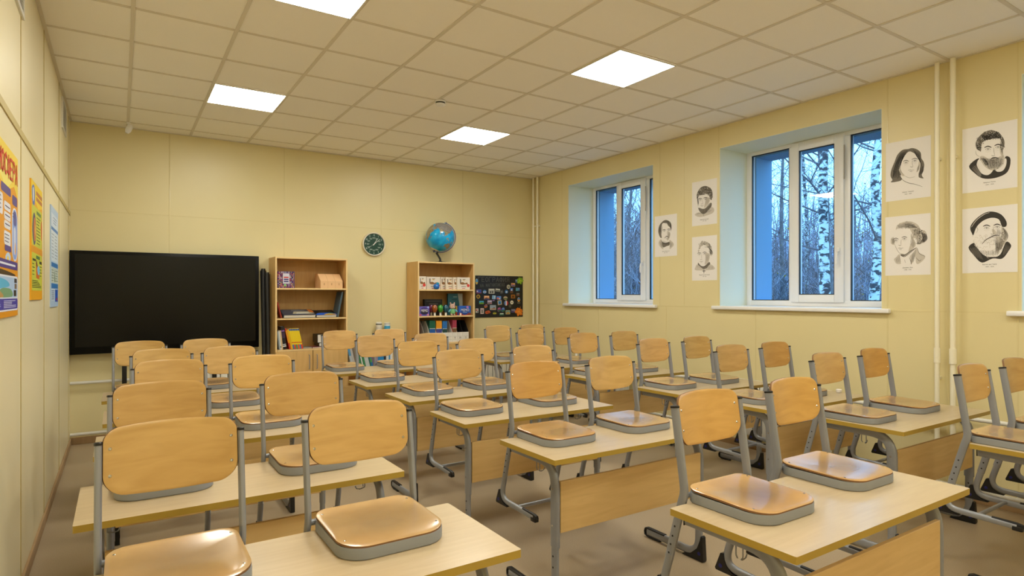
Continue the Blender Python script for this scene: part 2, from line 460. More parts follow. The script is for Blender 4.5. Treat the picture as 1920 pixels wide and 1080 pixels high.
# suspended ceiling: the grid of T-bars
GX, GY = 0.506, 4.503
g = MB()
xs = [GX + 0.6 * k for k in range(9)]; ys = [GY + 0.6 * k for k in range(-10, 6)]
for x in xs: g.box(x - 0.012, x + 0.012, FY, BY, CZ, CZ + 0.006)
xe = [0] + xs + [RX]
for y in ys:
    for i in range(len(xe) - 1): g.box(xe[i] + (0.0125 if i else 0), xe[i + 1] - 0.0125, y - 0.012, y + 0.012, CZ + 0.001, CZ + 0.006)
g.box(0, 0.022, FY, BY, CZ - 0.001, CZ + 0.005); g.box(RX - 0.022, RX, FY, BY, CZ - 0.001, CZ + 0.005)
g.box(0, RX, BY - 0.022, BY, CZ - 0.0015, CZ + 0.0045)
struct(g.build('trim_8', 'grid', smooth=False))

# ------------------------------------------------------------------ ceiling lamps
def make_lamp():
    t = empty('ceiling_light')
    MB().box(-0.297, 0.297, -0.297, -0.286, -0.006, 0.0).box(-0.297, 0.297, 0.286, 0.297, -0.006, 0.0) \
        .box(-0.297, -0.286, -0.286, 0.286, -0.006, 0.0).box(0.286, 0.297, -0.286, 0.286, -0.006, 0.0).build('frame', 'white_metal', t, smooth=False)
    MB().box(-0.286, 0.286, -0.286, 0.286, -0.004, 0.0).build('diffuser', 'lamp', t, smooth=False)
    return t
lamp_spots = [(1.406, 3.603, 'square white ceiling lamp cut off by the top edge, left lamp of the near pair'),
              (3.806, 3.603, 'square white ceiling lamp nearest the windows, the largest lamp fully in view'),
              (1.406, 6.003, 'square white ceiling lamp above the left desk row, towards the black screen'),
              (3.806, 6.003, 'square white ceiling lamp above the globe bookcase, smallest and farthest'),
              (1.406, 1.203, 'square ceiling lamp overhead on the poster side, out of view'),
              (3.806, 1.203, 'square ceiling lamp overhead on the window side, mirrored in the panes'),
              (1.406, -1.197, 'square ceiling lamp behind the viewer on the poster side'),
              (3.806, -1.197, 'square ceiling lamp behind the viewer on the window side')]
lamp0 = make_lamp()
for i, (x, y, lab) in enumerate(lamp_spots):
    o = lamp0 if i == 0 else copy_tree(lamp0)
    o.location = (x, y, CZ)
    tag(o, lab, 'lamp', 'square panel lamps in the ceiling')

# ------------------------------------------------------------------ windows
def make_window(n, a, b):
    """frame, opening sash and panes; a..b is the y range, the sash sits a third in from the far jamb"""
    X = RX + WD
    k = b - 4.243                      # offset from the middle window
    Y = lambda y: y + k
    t = empty('window_%d' % n, (X, (a + b) / 2, WZ0), kind='structure')
    lz = WZ0; cy = (a + b) / 2
    L = lambda y: Y(y) - cy
    fr = MB()
    yl, yr = b - cy, a - cy
    fr.box(0, 0.07, L(4.182), yl, 0, WZ1 - lz, bev=0.004); fr.box(0, 0.07, yr, yr + 0.06, 0, WZ1 - lz, bev=0.004)
    fr.box(0, 0.069, yr + 0.06, L(4.182), 0, 0.058, bev=0.004); fr.box(0, 0.069, yr + 0.06, L(4.182), 3.078 - lz, WZ1 - lz, bev=0.004)
    fr.box(0, 0.068, L(3.690), L(3.737), 0.058, 3.078 - lz, bev=0.004); fr.box(0, 0.068, L(3.107), L(3.180), 0.058, 3.078 - lz, bev=0.004)
    fr.build('window_frame', 'white_plastic', t)
    sa = MB(); s0, s1, z0, z1 = L(3.160), L(3.702), 1.482 - lz, 3.100 - lz
    g0, g1, h0, h1 = L(3.252), L(3.618), 1.558 - lz, 3.022 - lz
    sa.box(-0.022, 0.045, g1, s1, z0, z1, bev=0.006); sa.box(-0.022, 0.045, s0, g0, z0, z1, bev=0.006)
    sa.box(-0.022, 0.044, g0, g1, z0, h0, bev=0.006); sa.box(-0.022, 0.044, g0, g1, h1, z1, bev=0.006)
    sash = sa.build('sash', 'white_plastic', t)
    gk = MB()
    for y0, y1, q0, q1, xo in ((g0, g1, h0, h1, -0.014), (L(3.737), L(4.182), 0.058, 3.078 - lz, 0.008), (yr + 0.06, L(3.107), 0.058, 3.078 - lz, 0.008)):
        gk.box(xo, xo + 0.02, y0, y0 + 0.008, q0, q1); gk.box(xo, xo + 0.02, y1 - 0.008, y1, q0, q1)
        gk.box(xo, xo + 0.02, y0, y1, q0, q0 + 0.008); gk.box(xo, xo + 0.02, y0, y1, q1 - 0.008, q1)
    gk.build('gasket', flat((20, 22, 26), 0.5), t, smooth=False)
    for y0, y1, q0, q1, xo in ((g0, g1, h0, h1, 0.0), (L(3.737), L(4.182), 0.058, 3.078 - lz, 0.02), (yr + 0.06, L(3.107), 0.058, 3.078 - lz, 0.02)):
        MB().box(xo, xo + 0.02, y0, y1, q0, q1).build('glass_pane', 'glass', t, smooth=False)
    h = MB(); hy = L(3.205)
    h.box(-0.034, -0.022, hy - 0.014, hy + 0.014, 0.50, 0.57, bev=0.004)
    h.tube([(-0.034, hy, 0.535), (-0.06, hy, 0.53), (-0.068, hy, 0.50), (-0.066, hy + 0.002, 0.41)], 0.011, 0.008, 10, (0, 1, 0))
    h.build('window_handle', 'white_plastic', sash)
    MB().tube([(-0.027, L(3.150), 2.66 - lz), (-0.027, L(3.150), 2.985 - lz)], 0.007, n=8).build('hinge_rod', flat((170, 165, 158), 0.35, 0.5), sash)
    sl = MB(); sl.box(-WD, 0.0, yr, yl, -0.038, 0.0)
    sl.box(-WD - 0.05, -WD, yr - 0.08, yl + 0.08, -0.038, 0.0, bev=0.010)
    sl.build('window_sill', 'white_plastic', t)
    return t
for i, (a, b) in enumerate(WIN): make_window(i + 1, a, b)

# ------------------------------------------------------------------ heating pipes and radiators
def vpipe(x, y, r, label, coup=None, mat='cream_pipe', group=None):
    t = empty('heating_pipe', (x, y, 0), label=label, cat='pipe', group=group)
    MB().tube([(0, 0, 0), (0, 0, CZ - 0.003)], r, n=14).build('pipe_run', mat, t)
    if coup: MB().tube([(0, 0, coup[0]), (0, 0, coup[1])], r * 1.35, n=16).build('coupling', mat, t)
    for z in (0.9, 2.6): MB().box(-0.01, RX - x, -0.008, 0.008, z, z + 0.02).build('wall_clip', mat, t) if x + r < RX else None
    return t
vpipe(RX - 0.06, 2.170, 0.0165, 'thick cream heating pipe on the window wall, left one with a white coupling', (1.03, 1.145))
vpipe(RX - 0.06, 2.063, 0.0185, 'thick cream heating pipe on the window wall, right one beside the bearded portraits', (1.03, 1.145))
vpipe(RX - 0.05, 7.654, 0.015, 'thin cream corner pipe, the left one nearer the back wall')
vpipe(RX - 0.05, 7.548, 0.017, 'thin cream corner pipe, the right one nearer the windows')
def hpipe(p0, p1, r, label, clips):
    p0, p1 = Vector(p0), Vector(p1)
    t = empty('heating_pipe', p0, label=label, cat='pipe')
    d = p1 - p0
    MB().tube([(0, 0, 0), d], r, n=12, ref=(0, 0, 1)).build('pipe_run', 'white_metal', t)
    for k, toward in clips:
        c = d * k; e = c + Vector(toward); MB().tube([c, e], 0.006, n=6).build('wall_clip', 'white_metal', t)
hpipe((0.005, BY - 0.06, 0.645), (0.835, BY - 0.06, 0.645), 0.016, 'white horizontal heating pipe by the back left corner, upper of the pair', [(0.5, (0, 0.06, 0))])
hpipe((0.005, BY - 0.06, 0.115), (0.835, BY - 0.06, 0.115), 0.016, 'white horizontal heating pipe by the back left corner, just above the skirting', [(0.5, (0, 0.06, 0))])
hpipe((RX - 0.11, 0.4, 0.635), (RX - 0.11, 2.94, 0.645), 0.016, 'white horizontal heating pipe behind the nearest window chairs, upper of the pair', [(0.5, (0.11, 0, 0))])
hpipe((RX - 0.11, 0.4, 0.12), (RX - 0.11, 2.94, 0.12), 0.016, 'white horizontal heating pipe behind the nearest window chairs, lower of the pair', [(0.5, (0.11, 0, 0))])
hpipe((RX - 0.09, 4.02, 0.645), (RX - 0.09, 5.56, 0.645), 0.016, 'white horizontal heating pipe between the two window radiators, upper of the pair', [(0.5, (0.09, 0, 0))])
hpipe((RX - 0.09, 4.02, 0.16), (RX - 0.09, 5.56, 0.16), 0.016, 'white horizontal heating pipe between the two window radiators, lower of the pair', [(0.5, (0.09, 0, 0))])
def radiator(loc, rotz, length, label):
    """sectional radiator standing off a wall on brackets; local x runs along the wall, -y faces the room"""
    t = empty('radiator', loc, rotz, label, 'radiator', 'white radiators along the walls')
    n = int(length / 0.08); b = MB()
    for i in range(n):
        x = -length / 2 + 0.08 * i
        b.box(x + 0.004, x + 0.076, -0.045, -0.031, 0.02, 0.575, bev=0.006)
        b.box(x + 0.032, x + 0.048, -0.035, 0.035, 0.03, 0.56)
        b.box(x + 0.008, x + 0.072, 0.03, 0.04, 0.03, 0.56)
    b.build('fins', 'white_metal', t)
    MB().tube([(-length / 2, 0, 0.07), (length / 2, 0, 0.07)], 0.02, n=10, ref=(0, 0, 1)).tube([(-length / 2, 0, 0.52), (length / 2, 0, 0.52)], 0.02, n=10, ref=(0, 0, 1)).build('manifold', 'white_metal', t)
    for x in (-length * 0.35, length * 0.35): MB().box(x - 0.012, x + 0.012, 0.035, 0.078, 0.05, 0.09).build('wall_bracket', 'white_metal', t)
    return t
radiator((1.36, BY - 0.08, 0.14), 0, 1.04, 'white finned radiator on the back wall below the black screen')
radiator((5.11, BY - 0.08, 0.14), 0, 0.96, 'white finned radiator on the back wall below the magnet board')
radiator((RX - 0.08, 6.05, 0.14), -PI / 2, 0.96, 'white finned radiator under the far window')
radiator((RX - 0.08, 3.48, 0.14), -PI / 2, 1.04, 'white finned radiator under the middle window')

# ------------------------------------------------------------------ ceiling and wall fittings
t = empty('smoke_detector', (2.934, 5.10, CZ), label='round white smoke detector on the ceiling between the lamps', cat='detector')
MB().lathe([(0.05, 0), (0.05, -0.012), (0.046, -0.014)], n=24).build('base', 'white_plastic', t)
MB().lathe([(0.043, -0.014), (0.045, -0.018), (0.045, -0.024), (0.043, -0.026)], n=24).build('sensor_slot', 'hole', t)
MB().lathe([(0.046, -0.026), (0.044, -0.040), (0.034, -0.046), (0.012, -0.048)], n=24).build('cover', 'white_plastic', t)
t = empty('motion_sensor', (0.51, 7.50, CZ), label='small white motion sensor hanging from the ceiling above the black screen', cat='sensor')
MB().lathe([(0.02, 0), (0.02, -0.01), (0.010, -0.014)], n=14).tube([(0, 0, -0.01), (0, 0, -0.045)], 0.008, n=8).build('swivel_mount', 'white_plastic', t)
MB().tube([(0.022, -0.01, -0.028), (0.012, -0.02, -0.05), (-0.004, -0.03, -0.09), (-0.016, -0.035, -0.118)], 0.028, 0.018, 12, (1, 0, 0), radii=[0.6, 1, 1.05, 0.6]).build('sensor_body', 'white_plastic', t)
def grille(y0, y1, z0, z1, label):
    t = empty('vent_grille', (0, (y0 + y1) / 2, z0), label=label, cat='vent', group='louvred vents high on the poster wall')
    h, w_ = z1 - z0, (y1 - y0) / 2
    MB().box(0, 0.012, -w_, w_, 0, 0.025).box(0, 0.012, -w_, w_, h - 0.025, h).box(0, 0.012, -w_, -w_ + 0.025, 0.025, h - 0.025).box(0, 0.012, w_ - 0.025, w_, 0.025, h - 0.025).build('frame', 'white_metal', t, smooth=False)
    MB().box(0.0005, 0.002, -w_ + 0.02, w_ - 0.02, 0.02, h - 0.02).build('backing', 'hole', t, smooth=False)
    l = MB(); n = int((h - 0.05) / 0.018)
    for i in range(n): l.obox((0.006, 0, 0.034 + i * 0.018), (1, 0, -0.8), (0, 1, 0), (0.8, 0, 1), 0.006, w_ - 0.026, 0.001)
    l.build('louvres', 'white_metal', t, smooth=False)
grille(3.66, 4.105, 3.005, 3.325, 'white louvred vent high on the poster wall, cut by the top edge')
grille(6.68, 7.10, 3.04, 3.315, 'white louvred vent high on the poster wall by the back corner')

# ================================================================== school chairs
# origin: where the seat tray lies on the desk, at the desk's far edge; -y is the front of the seat
CHX = 0.1885                                     # half distance between the side tubes
def post_path():
    return [(0.054, 0.350), (0.036, 0.235), (0.020, 0.13), (0.010, 0.066), (0.008, 0.044), (0.011, 0.022), (0.020, -0.006), (0.036, -0.064), (0.083, -0.235)]
def seat_outline(grow=0.0):
    w_, y0, y1, rf, rb = 0.1725 + grow, -0.325 - grow, 0.022 + grow, 0.085, 0.05
    pts = []
    for cx, cy, r, a0 in ((w_ - rb, y1 - rb, rb, 0), (-w_ + rb, y1 - rb, rb, 90), (-w_ + rf, y0 + rf, rf, 180), (w_ - rf, y0 + rf, rf, 270)):
        for i in range(9):
            a = math.radians(a0 + 90 * i / 8); pts.append((cx + r * math.cos(a), cy + r * math.sin(a)))
    return pts
def seat_z(x, y):
    u, v = x / 0.175, (y + 0.15) / 0.175
    z = 0.0520 - 0.007 * max(0, 1 - u * u) * max(0, 1 - (v * 0.9) ** 2)
    z += 0.016 * max(0, (v - 0.35)) ** 1.5                       # the rear lifts
    z -= 0.008 * max(0, (-v - 0.45) / 0.55) ** 2                 # the front edge rolls down
    z -= 0.004 * u ** 4
    return z
def rings(outline, ztop, thick, levels=(1, 0.975, 0.9, 0.75, 0.5, 0.25)):
    """closed sheet: rings of the outline shrunk to its centre, top and underside"""
    b = MB(); n = len(outline)
    cx = sum(p[0] for p in outline) / n; cy = sum(p[1] for p in outline) / n
    tops, bots = [], []
    for sgn, store in ((1, tops), (-1, bots)):
        for k in levels:
            ids = []
            for x, y in outline:
                px, py = cx + (x - cx) * k, cy + (y - cy) * k
                p = ztop(px, py); drop = 0.0015 if (k == 1) else 0
                q = (p[0], p[1], p[2]) ; nrm = p[3]
                off = (0 - drop) if sgn > 0 else (-thick + drop)
                ids.append(len(b.v)); b.v.append(tuple(q[d] + nrm[d] * off for d in range(3)))
            store.append(ids)
        p = ztop(cx, cy); off = 0 if sgn > 0 else -thick
        store.append([len(b.v)]); b.v.append(tuple(p[d] + p[3][d] * off for d in range(3)))
    for store, flip in ((tops, False), (bots, True)):
        for r in range(len(levels) - 1):
            for i in range(n):
                j = (i + 1) % n; f_ = (store[r][i], store[r][j], store[r + 1][j], store[r + 1][i])
                b.f.append(f_[::-1] if flip else f_); b.m.append(0)
        c_ = store[-1][0]
        for i in range(n):
            j = (i + 1) % n; f_ = (store[-2][i], store[-2][j], c_); b.f.append(f_[::-1] if flip else f_); b.m.append(0)
    for i in range(n):
        j = (i + 1) % n; b.f.append((bots[0][i], bots[0][j], tops[0][j], tops[0][i])); b.m.append(1)
    return b
BACK_W = 0.1765
def back_outline():
    """flat top with tighter corners, rounder bottom that sags in the middle"""
    W_, pts = BACK_W, []
    bul = lambda x, top: (0.092 + 0.010 * (1 - (x / W_) ** 2)) if top else -(0.090 + 0.016 * (1 - (x / W_) ** 2))
    rt, rb = 0.038, 0.054
    for cx, cy, a0, r in ((W_ - rt, 0.092 - rt, 0, rt), (-W_ + rt, 0.092 - rt, 90, rt), (-W_ + rb, -0.090 + rb, 180, rb), (W_ - rb, -0.090 + rb, 270, rb)):
        for i in range(9):
            a = math.radians(a0 + 90 * i / 8); x, y = cx + r * math.cos(a), cy + r * math.sin(a)
            k = (bul(x, True) - 0.092) if y > 0 else (bul(x, False) + 0.090)
            f_ = max(0, math.sin(a)) if y > 0 else max(0, -math.sin(a))
            pts.append((x, y + k * f_))
    out = []
    for i, p in enumerate(pts):
        q = pts[(i + 1) % len(pts)]; out.append(p)
        if abs(p[0] - q[0]) > 0.1:
            for t in range(1, 8):
                x = p[0] + (q[0] - p[0]) * t / 8; out.append((x, bul(x, p[1] > 0)))
    return out
def back_place(x, z):
    """backrest sheet: curved round the sitter, leaning with the tubes"""
    zz = 0.298 + z
    y = 0.008 + (zz - 0.044) * 0.150 - 0.010 + 0.034 * (1 - (x / BACK_W) ** 2)
    slope = -0.068 * x / BACK_W ** 2 / 1.0
    n = Vector((slope, -1, 0.15)).normalized()
    return (x, y, zz, n)
def make_chair():
    t = empty('school_chair')
    tr = MB(); o1 = seat_outline(); k = len(o1)
    cx0, cy0 = 0, -0.15
    prof = [(0.985, 0.0005), (1.0, 0.004), (1.0, 0.032), (0.994, 0.0365), (0.95, 0.037)]
    for sc, z in prof:
        for x, y in o1: tr.v.append((cx0 + (x - cx0) * sc, cy0 + (y - cy0) * sc, z))
    for r in range(len(prof) - 1):
        for i in range(k):
            j = (i + 1) % k; tr.f.append((r * k + i, r * k + j, (r + 1) * k + j, (r + 1) * k + i)); tr.m.append(0)
    tr.f.append(tuple(range(k))[::-1]); tr.m.append(0); tr.f.append(tuple(range((len(prof) - 1) * k, len(prof) * k))); tr.m.append(0)
    tr.build('seat_frame', 'tray', t)
    def zt(x, y): return (x, y, seat_z(x, y), Vector((0, 0, 1)))
    seat = rings(seat_outline(-0.0015), zt, 0.0095).build('seat', ['ply_seat', 'ply_edge'], t, angle=50)
    bk = rings(back_outline(), back_place, 0.011).build('backrest', ['ply', 'ply_edge'], t, angle=50)
    # screw heads
    for sx in (-1, 1):
        for z in (-0.038, 0.038):
            x = sx * 0.160; p = back_place(x, z); c_ = Vector(p[:3]); n_ = p[3]
            MB().tube([c_ - n_ * 0.014, c_ + n_ * 0.0, c_ + n_ * 0.0025], 0.0052, n=10, ref=(0, 0, 1), radii=[1, 1, 0.6]).build('screw', 'chrome', bk)
        for y in (-0.02, -0.262):
            x = sx * 0.150
            MB().lathe([(0.0045, -0.002), (0.0045, 0.0006), (0.002, 0.0014)], (x, y, seat_z(x, y)), n=8).build('screw', 'chrome', seat)
    for sx in (-1, 1):
        x = sx * CHX
        leg = MB()
        leg.tube([(x, y, z) for y, z in post_path()], 0.0098, 0.0185, 14, (1, 0, 0), sq=0.8)
        for z, y in ((-0.10, 0.046), (-0.14, 0.057), (-0.175, 0.0665), (-0.21, 0.076)):
            leg.tube([(x - 0.0106, y, z), (x + 0.0106, y, z)], 0.004, n=8, ref=(0, 0, 1), mat=1)
        lp = [(x, 0.077, -0.215), (x, 0.094, -0.275)] + [tuple(p) for p in arc_pts((x, 0.085, -0.245), (x, 0.124, -0.372), (x, -0.10, -0.372), 0.085, 8)] + [(x, -0.02, -0.3735), (x, -0.205, -0.378)]
        lo = MB(); lo.tube(lp, 0.0120, 0.0165, 14, (1, 0, 0), sq=0.85)
        leg_o = leg.build('leg', ['steel', 'hole'], t)
        lo.build('runner', 'steel', leg_o)
        MB().tube([(x, y, z) for y, z in ((0.0538, 0.349), (0.0548, 0.356), (0.0551, 0.358))], 0.0112, 0.0198, 14, (1, 0, 0), sq=0.8, radii=[1, 1, 0.85]).build('tube_cap', 'cap', leg_o)
        heel = MB()
        hp = [(0.118, -0.315), (0.132, -0.318), (0.160, -0.388), (0.156, -0.396), (0.045, -0.396), (0.043, -0.391), (0.075, -0.386), (0.100, -0.366), (0.112, -0.340)]
        heel.prism(hp, lambda u, v, d, x=x: (x + d, u, v), -0.0125, 0.0125)
        heel.prism(circle(0.009, 12, 0.132, -0.372), lambda u, v, d, x=x: (x + d, u, v), -0.0135, 0.0135, mat=1)
        heel.build('heel_glide', ['cap', 'cap_blue'], leg_o)
        toe = MB()
        toe.tube([(x, -0.10, -0.3665), (x, -0.205, -0.3695), (x, -0.226, -0.374), (x, -0.230, -0.382)], 0.0095, 0.0125, 12, (1, 0, 0), sq=0.7, radii=[0.9, 1, 1, 0.8])
        toe.box(x - 0.0125, x + 0.0125, -0.229, -0.185, -0.3985, -0.374, bev=0.004)
        toe.build('toe_glide', 'cap', leg_o)
    MB().tube([(-CHX, -0.035, -0.374), (CHX, -0.035, -0.374)], 0.0105, n=12, ref=(0, 0, 1)).build('cross_bar', 'steel', t)
    MB().tube([(-CHX, 0.012, 0.022), (CHX, 0.012, 0.022)], 0.010, n=10, ref=(0, 0, 1)).build('seat_rail', 'steel', t)
    return t

# ================================================================== desks
# origin on the floor under the middle of the near edge (the side of the front panel); +y is the pupils' side
def make_desk():
    t = empty('school_desk')
    top = MB(); o_ = rrect(0.599, 0.249, 0.006, 3)
    top.prism([(x, y + 0.25) for x, y in o_], lambda u, v, d: (u, v, d), 0.7455, DESK, mat=0, side=1)
    top.build('tabletop', ['desk', 'desk_edge'], t, angle=30)
    pn = MB(); pn.box(-0.5095, 0.5095, 0.072, 0.090, 0.385, 0.637, bev=0.0015, seg=1)
    pn.build('modesty_panel', 'panel', t)
    for sx in (-1, 1):
        x = sx * 0.525
        up = MB()
        path = [(x, 0.485, 0.722), (x, 0.30, 0.721)] + [tuple(p) for p in arc_pts((x, 0.30, 0.7195), (x, 0.097, 0.7195), (x, 0.097, 0.50), 0.125, 9)] + [(x, 0.097, 0.47), (x, 0.097, 0.315)]
        rad = [0.80] * 2 + [0.80 + 0.2 * i / 9 for i in range(10)] + [1, 1]
        up.tube(path, 0.0150, 0.030, 16, (1, 0, 0), sq=0.8, radii=rad)
        up.box(x - 0.02, x + 0.02, 0.20, 0.44, 0.7385, 0.7452)
        for z in (0.60, 0.42): up.tube([(x - 0.0165, 0.10, z), (x + 0.0165, 0.10, z)], 0.0055, n=8, ref=(0, 0, 1), mat=1)
        leg = up.build('leg', ['steel', 'chrome'], t)
        MB().box(x - 0.0135, x + 0.0135, 0.4845, 0.4885, 0.699, 0.744, bev=0.001, seg=1).build('rail_cap', 'cap', leg)
        lo = MB()
        lp = [(x, 0.097, 0.325), (x, 0.097, 0.20)] + [tuple(p) for p in arc_pts((x, 0.097, 0.25), (x, 0.097, 0.036), (x, 0.40, 0.036), 0.095, 8)] + [(x, 0.30, 0.036), (x, 0.505, 0.036)]
        lo.tube(lp, 0.0135, 0.0245, 14, (1, 0, 0), sq=0.85)
        for z in (0.27, 0.215): lo.tube([(x - 0.0142, 0.097, z), (x + 0.0142, 0.097, z)], 0.005, n=8, ref=(0, 0, 1), mat=1)
        lo.build('foot', ['steel', 'hole'], leg)
        hg = MB()
        hg.prism([(0.072, 0.150), (0.080, 0.120), (0.100, 0.072), (0.150, 0.026), (0.205, 0.010), (0.21, 0.002), (0.058, 0.002), (0.054, 0.012), (0.062, 0.145)], lambda u, v, d, x=x: (x + d, u, v), -0.0150, 0.0150)
        hg.prism(circle(0.011, 12, 0.085, 0.045), lambda u, v, d, x=x: (x + d, u, v), -0.0160, 0.0160, mat=1)
        hg.build('heel_glide', ['cap', 'cap_blue'], leg)
        tg = MB(); tg.tube([(x, 0.36, 0.058), (x, 0.505, 0.059), (x, 0.522, 0.052), (x, 0.527, 0.036), (x, 0.524, 0.016), (x, 0.50, 0.008), (x, 0.40, 0.007)], 0.0130, 0.0065, 10, (1, 0, 0), sq=0.7)
        tg.build('toe_glide', 'cap', leg)
        hk = MB(); hx = x - sx * 0.020
        for dy in (-0.014, 0.014):
            hk.tube([(hx, 0.27 + dy, 0.703), (hx, 0.27 + dy, 0.655), (hx, 0.27 + dy * 0.5, 0.645)], 0.0026, n=6)
        hk.tube([(hx, 0.263, 0.645), (hx - sx * 0.02, 0.27, 0.638), (hx - sx * 0.035, 0.27, 0.642), (hx - sx * 0.042, 0.27, 0.655)], 0.0026, n=6)
        hk.build('bag_hook', 'steel', leg)
    MB().box(-0.51, 0.51, 0.385, 0.415, 0.7155, 0.7453, bev=0.003, seg=1).build('under_rail', 'steel', t)
    return t

DESKS = {'L': (0.880, [1.552, 2.525, 3.56, 4.43, 5.39], [0.874, 0.90, 0.925, 0.945, 0.92]),
         'M': (2.79, [1.06, 2.30, 3.235, 4.125, 5.03, 5.98], [2.728, 2.760, 2.785, 2.812, 2.805, 2.83]),
         'R': (4.76, [0.885, 1.70, 2.465, 3.28, 4.25, 5.19, 6.03], [4.790, 4.790, 4.735, 4.725, 4.71, 4.72, 4.76])}
CHAIRS = {'L': [(0.572, 1.150), (0.588, 1.193), (0.684, 1.199), (0.688, 1.131), (0.578, 1.070)],
          'M': [(2.412, 3.035), (2.440, 3.012), (2.435, 3.065), (2.520, 3.078), (2.485, 3.062), (2.432, 3.000)],
          'R': [(4.400, 5.000), (4.392, 4.985), (4.400, 4.955), (4.400, 4.965), (4.400, 4.960), (4.395, 4.905), (4.470, 5.000)]}
CH_DY = {('M', 0, 1): 0.025}
TINT = {('M', 1, 0): (0.97, 0.86, 0.66), ('R', 1, 1): (0.93, 0.80, 0.55), ('M', 0, 0): (1, 0.93, 0.78), ('M', 0, 1): (1, 0.92, 0.72), ('R', 2, 1): (0.96, 0.88, 0.76),
        ('L', 1, 1): (0.98, 0.95, 0.86), ('L', 2, 1): (1, 0.97, 0.82), ('L', 0, 0): (0.94, 0.93, 0.88), ('L', 1, 0): (0.95, 0.93, 0.88), ('M', 3, 0): (1, 0.97, 0.82),
        ('M', 4, 0): (1, 1, 1.05), ('R', 0, 0): (0.86, 0.82, 0.76), ('R', 0, 1): (0.88, 0.84, 0.78), ('R', 3, 0): (1.02, 0.98, 1.0), ('R', 4, 0): (1.0, 0.95, 0.85), ('M', 5, 1): (1.05, 1.05, 1.1), ('M', 5, 0): (1.03, 1.0, 0.95)}
ROWNAME = {'L': 'the poster wall row', 'M': 'the middle row', 'R': 'the window row'}
ORD = {'L': ['nearest', 'second', 'third', 'fourth', 'farthest'],
       'M': ['nearest', 'second', 'third', 'fourth', 'fifth', 'farthest'],
       'R': ['nearest', 'second', 'third', 'fourth', 'fifth', 'sixth', 'farthest']}
desk0, chair0 = make_desk(), make_chair()
first_d = first_c = True
rng = random.Random(4)
for col, (cx, ysn, cxs) in DESKS.items():
    for i, y in enumerate(ysn):
        d = desk0 if first_d else copy_tree(desk0); first_d = False
        d.location = (cxs[i], y, 0)
        tag(d, 'pale maple two seat desk with grey legs, %s one in %s' % (ORD[col][i], ROWNAME[col]), 'desk', 'school desks in three rows')
        for j, x in enumerate(CHAIRS[col][i]):
            c = chair0 if first_c else copy_tree(chair0); first_c = False
            c.location = (x, y + 0.505 + CH_DY.get((col, i, j), 0), DESK)
            tag(c, 'plywood chair hung on the %s desk of %s, %s of the two' % (ORD[col][i], ROWNAME[col], ('left', 'right')[j]), 'chair', 'plywood chairs hung on the desks')
            k = TINT.get((col, i, j), (1, 0.985 + 0.03 * rng.random(), 0.94 + 0.1 * rng.random()))
            v = 0.97 + 0.06 * rng.random()
            for q in each(c): q.color = (k[0] * v, k[1] * v, k[2] * v, 1)

# ================================================================== interactive screen
TY = 7.62
tv = empty('interactive_panel', (0.905, TY, 0), label='large black interactive screen standing against the back wall', cat='screen')
x0, x1, z0, z1 = -0.900, 0.905, 0.945, 2.012
b = MB(); b.box(x0, x1, 0, 0.075, z0, z1, bev=0.006)
b.build('housing', 'bezel', tv)
MB().box(x0 + 0.045, x1 - 0.040, -0.004, 0.002, z0 + 0.075, z1 - 0.035).build('screen', 'screen', tv, smooth=False)
MB().box(-0.34, -0.16, -0.003, 0.001, z0 + 0.018, z0 + 0.034).build('port_panel', flat((60, 62, 64), 0.4), tv, smooth=False)
for k in range(5): MB().lathe([(0.006, 0.001), (0.006, -0.004), (0.004, -0.0045)], (-0.30 + 0.03 * k, 0, z0 + 0.055), n=10, axis='y').build('button', flat((44, 46, 48), 0.4), tv)
MB().lathe([(0.007, 0.001), (0.007, -0.003)], (0.0, 0, z1 - 0.017), n=12, axis='y').build('camera_lens', flat((26, 28, 34), 0.15), tv)
for sx in (-1, 1):
    x = sx * 0.43
    MB().box(x - 0.022, x + 0.022, -0.022, 0.018, 0.03, z0 + 0.1, bev=0.003).box(x - 0.022, x + 0.022, -0.22, 0.08, 0.0, 0.03, bev=0.004).build('stand_leg', 'black', tv)

# rolled maps leaning between the screen and the bookcase
def lean_roll(name, p0, p1, r0, r1, label, strap=None):
    p0, p1 = Vector(p0), Vector(p1); t = empty(name, p0, label=label, cat='map')
    d = p1 - p0
    MB().tube([(0, 0, 0), d * 0.5, d], r0, n=14, radii=[1, 1, r1 / r0]).build('roll', flat((18, 18, 20), 0.5), t)
    if strap:
        for k in strap: MB().tube([d * k, d * (k + 0.02)], r0 * 1.12, n=14).build('strap', flat((120, 122, 126), 0.3, 0.4), t)
    MB().tube([d * 0.985, d * 1.012], r1 * 0.75, n=12).build('end_knob', flat((30, 30, 32), 0.4), t)
lean_roll('map_roll', (1.846, 7.44, 0.02), (1.872, 7.70, 1.845), 0.026, 0.034, 'tall black rolled map leaning in the gap beside the left bookcase', (0.83,))
lean_roll('map_roll', (1.872, 7.335, 0.02), (1.899, 7.615, 1.80), 0.022, 0.030, 'shorter black rolled map leaning in front of the tall one beside the left bookcase', (0.80, 0.95))

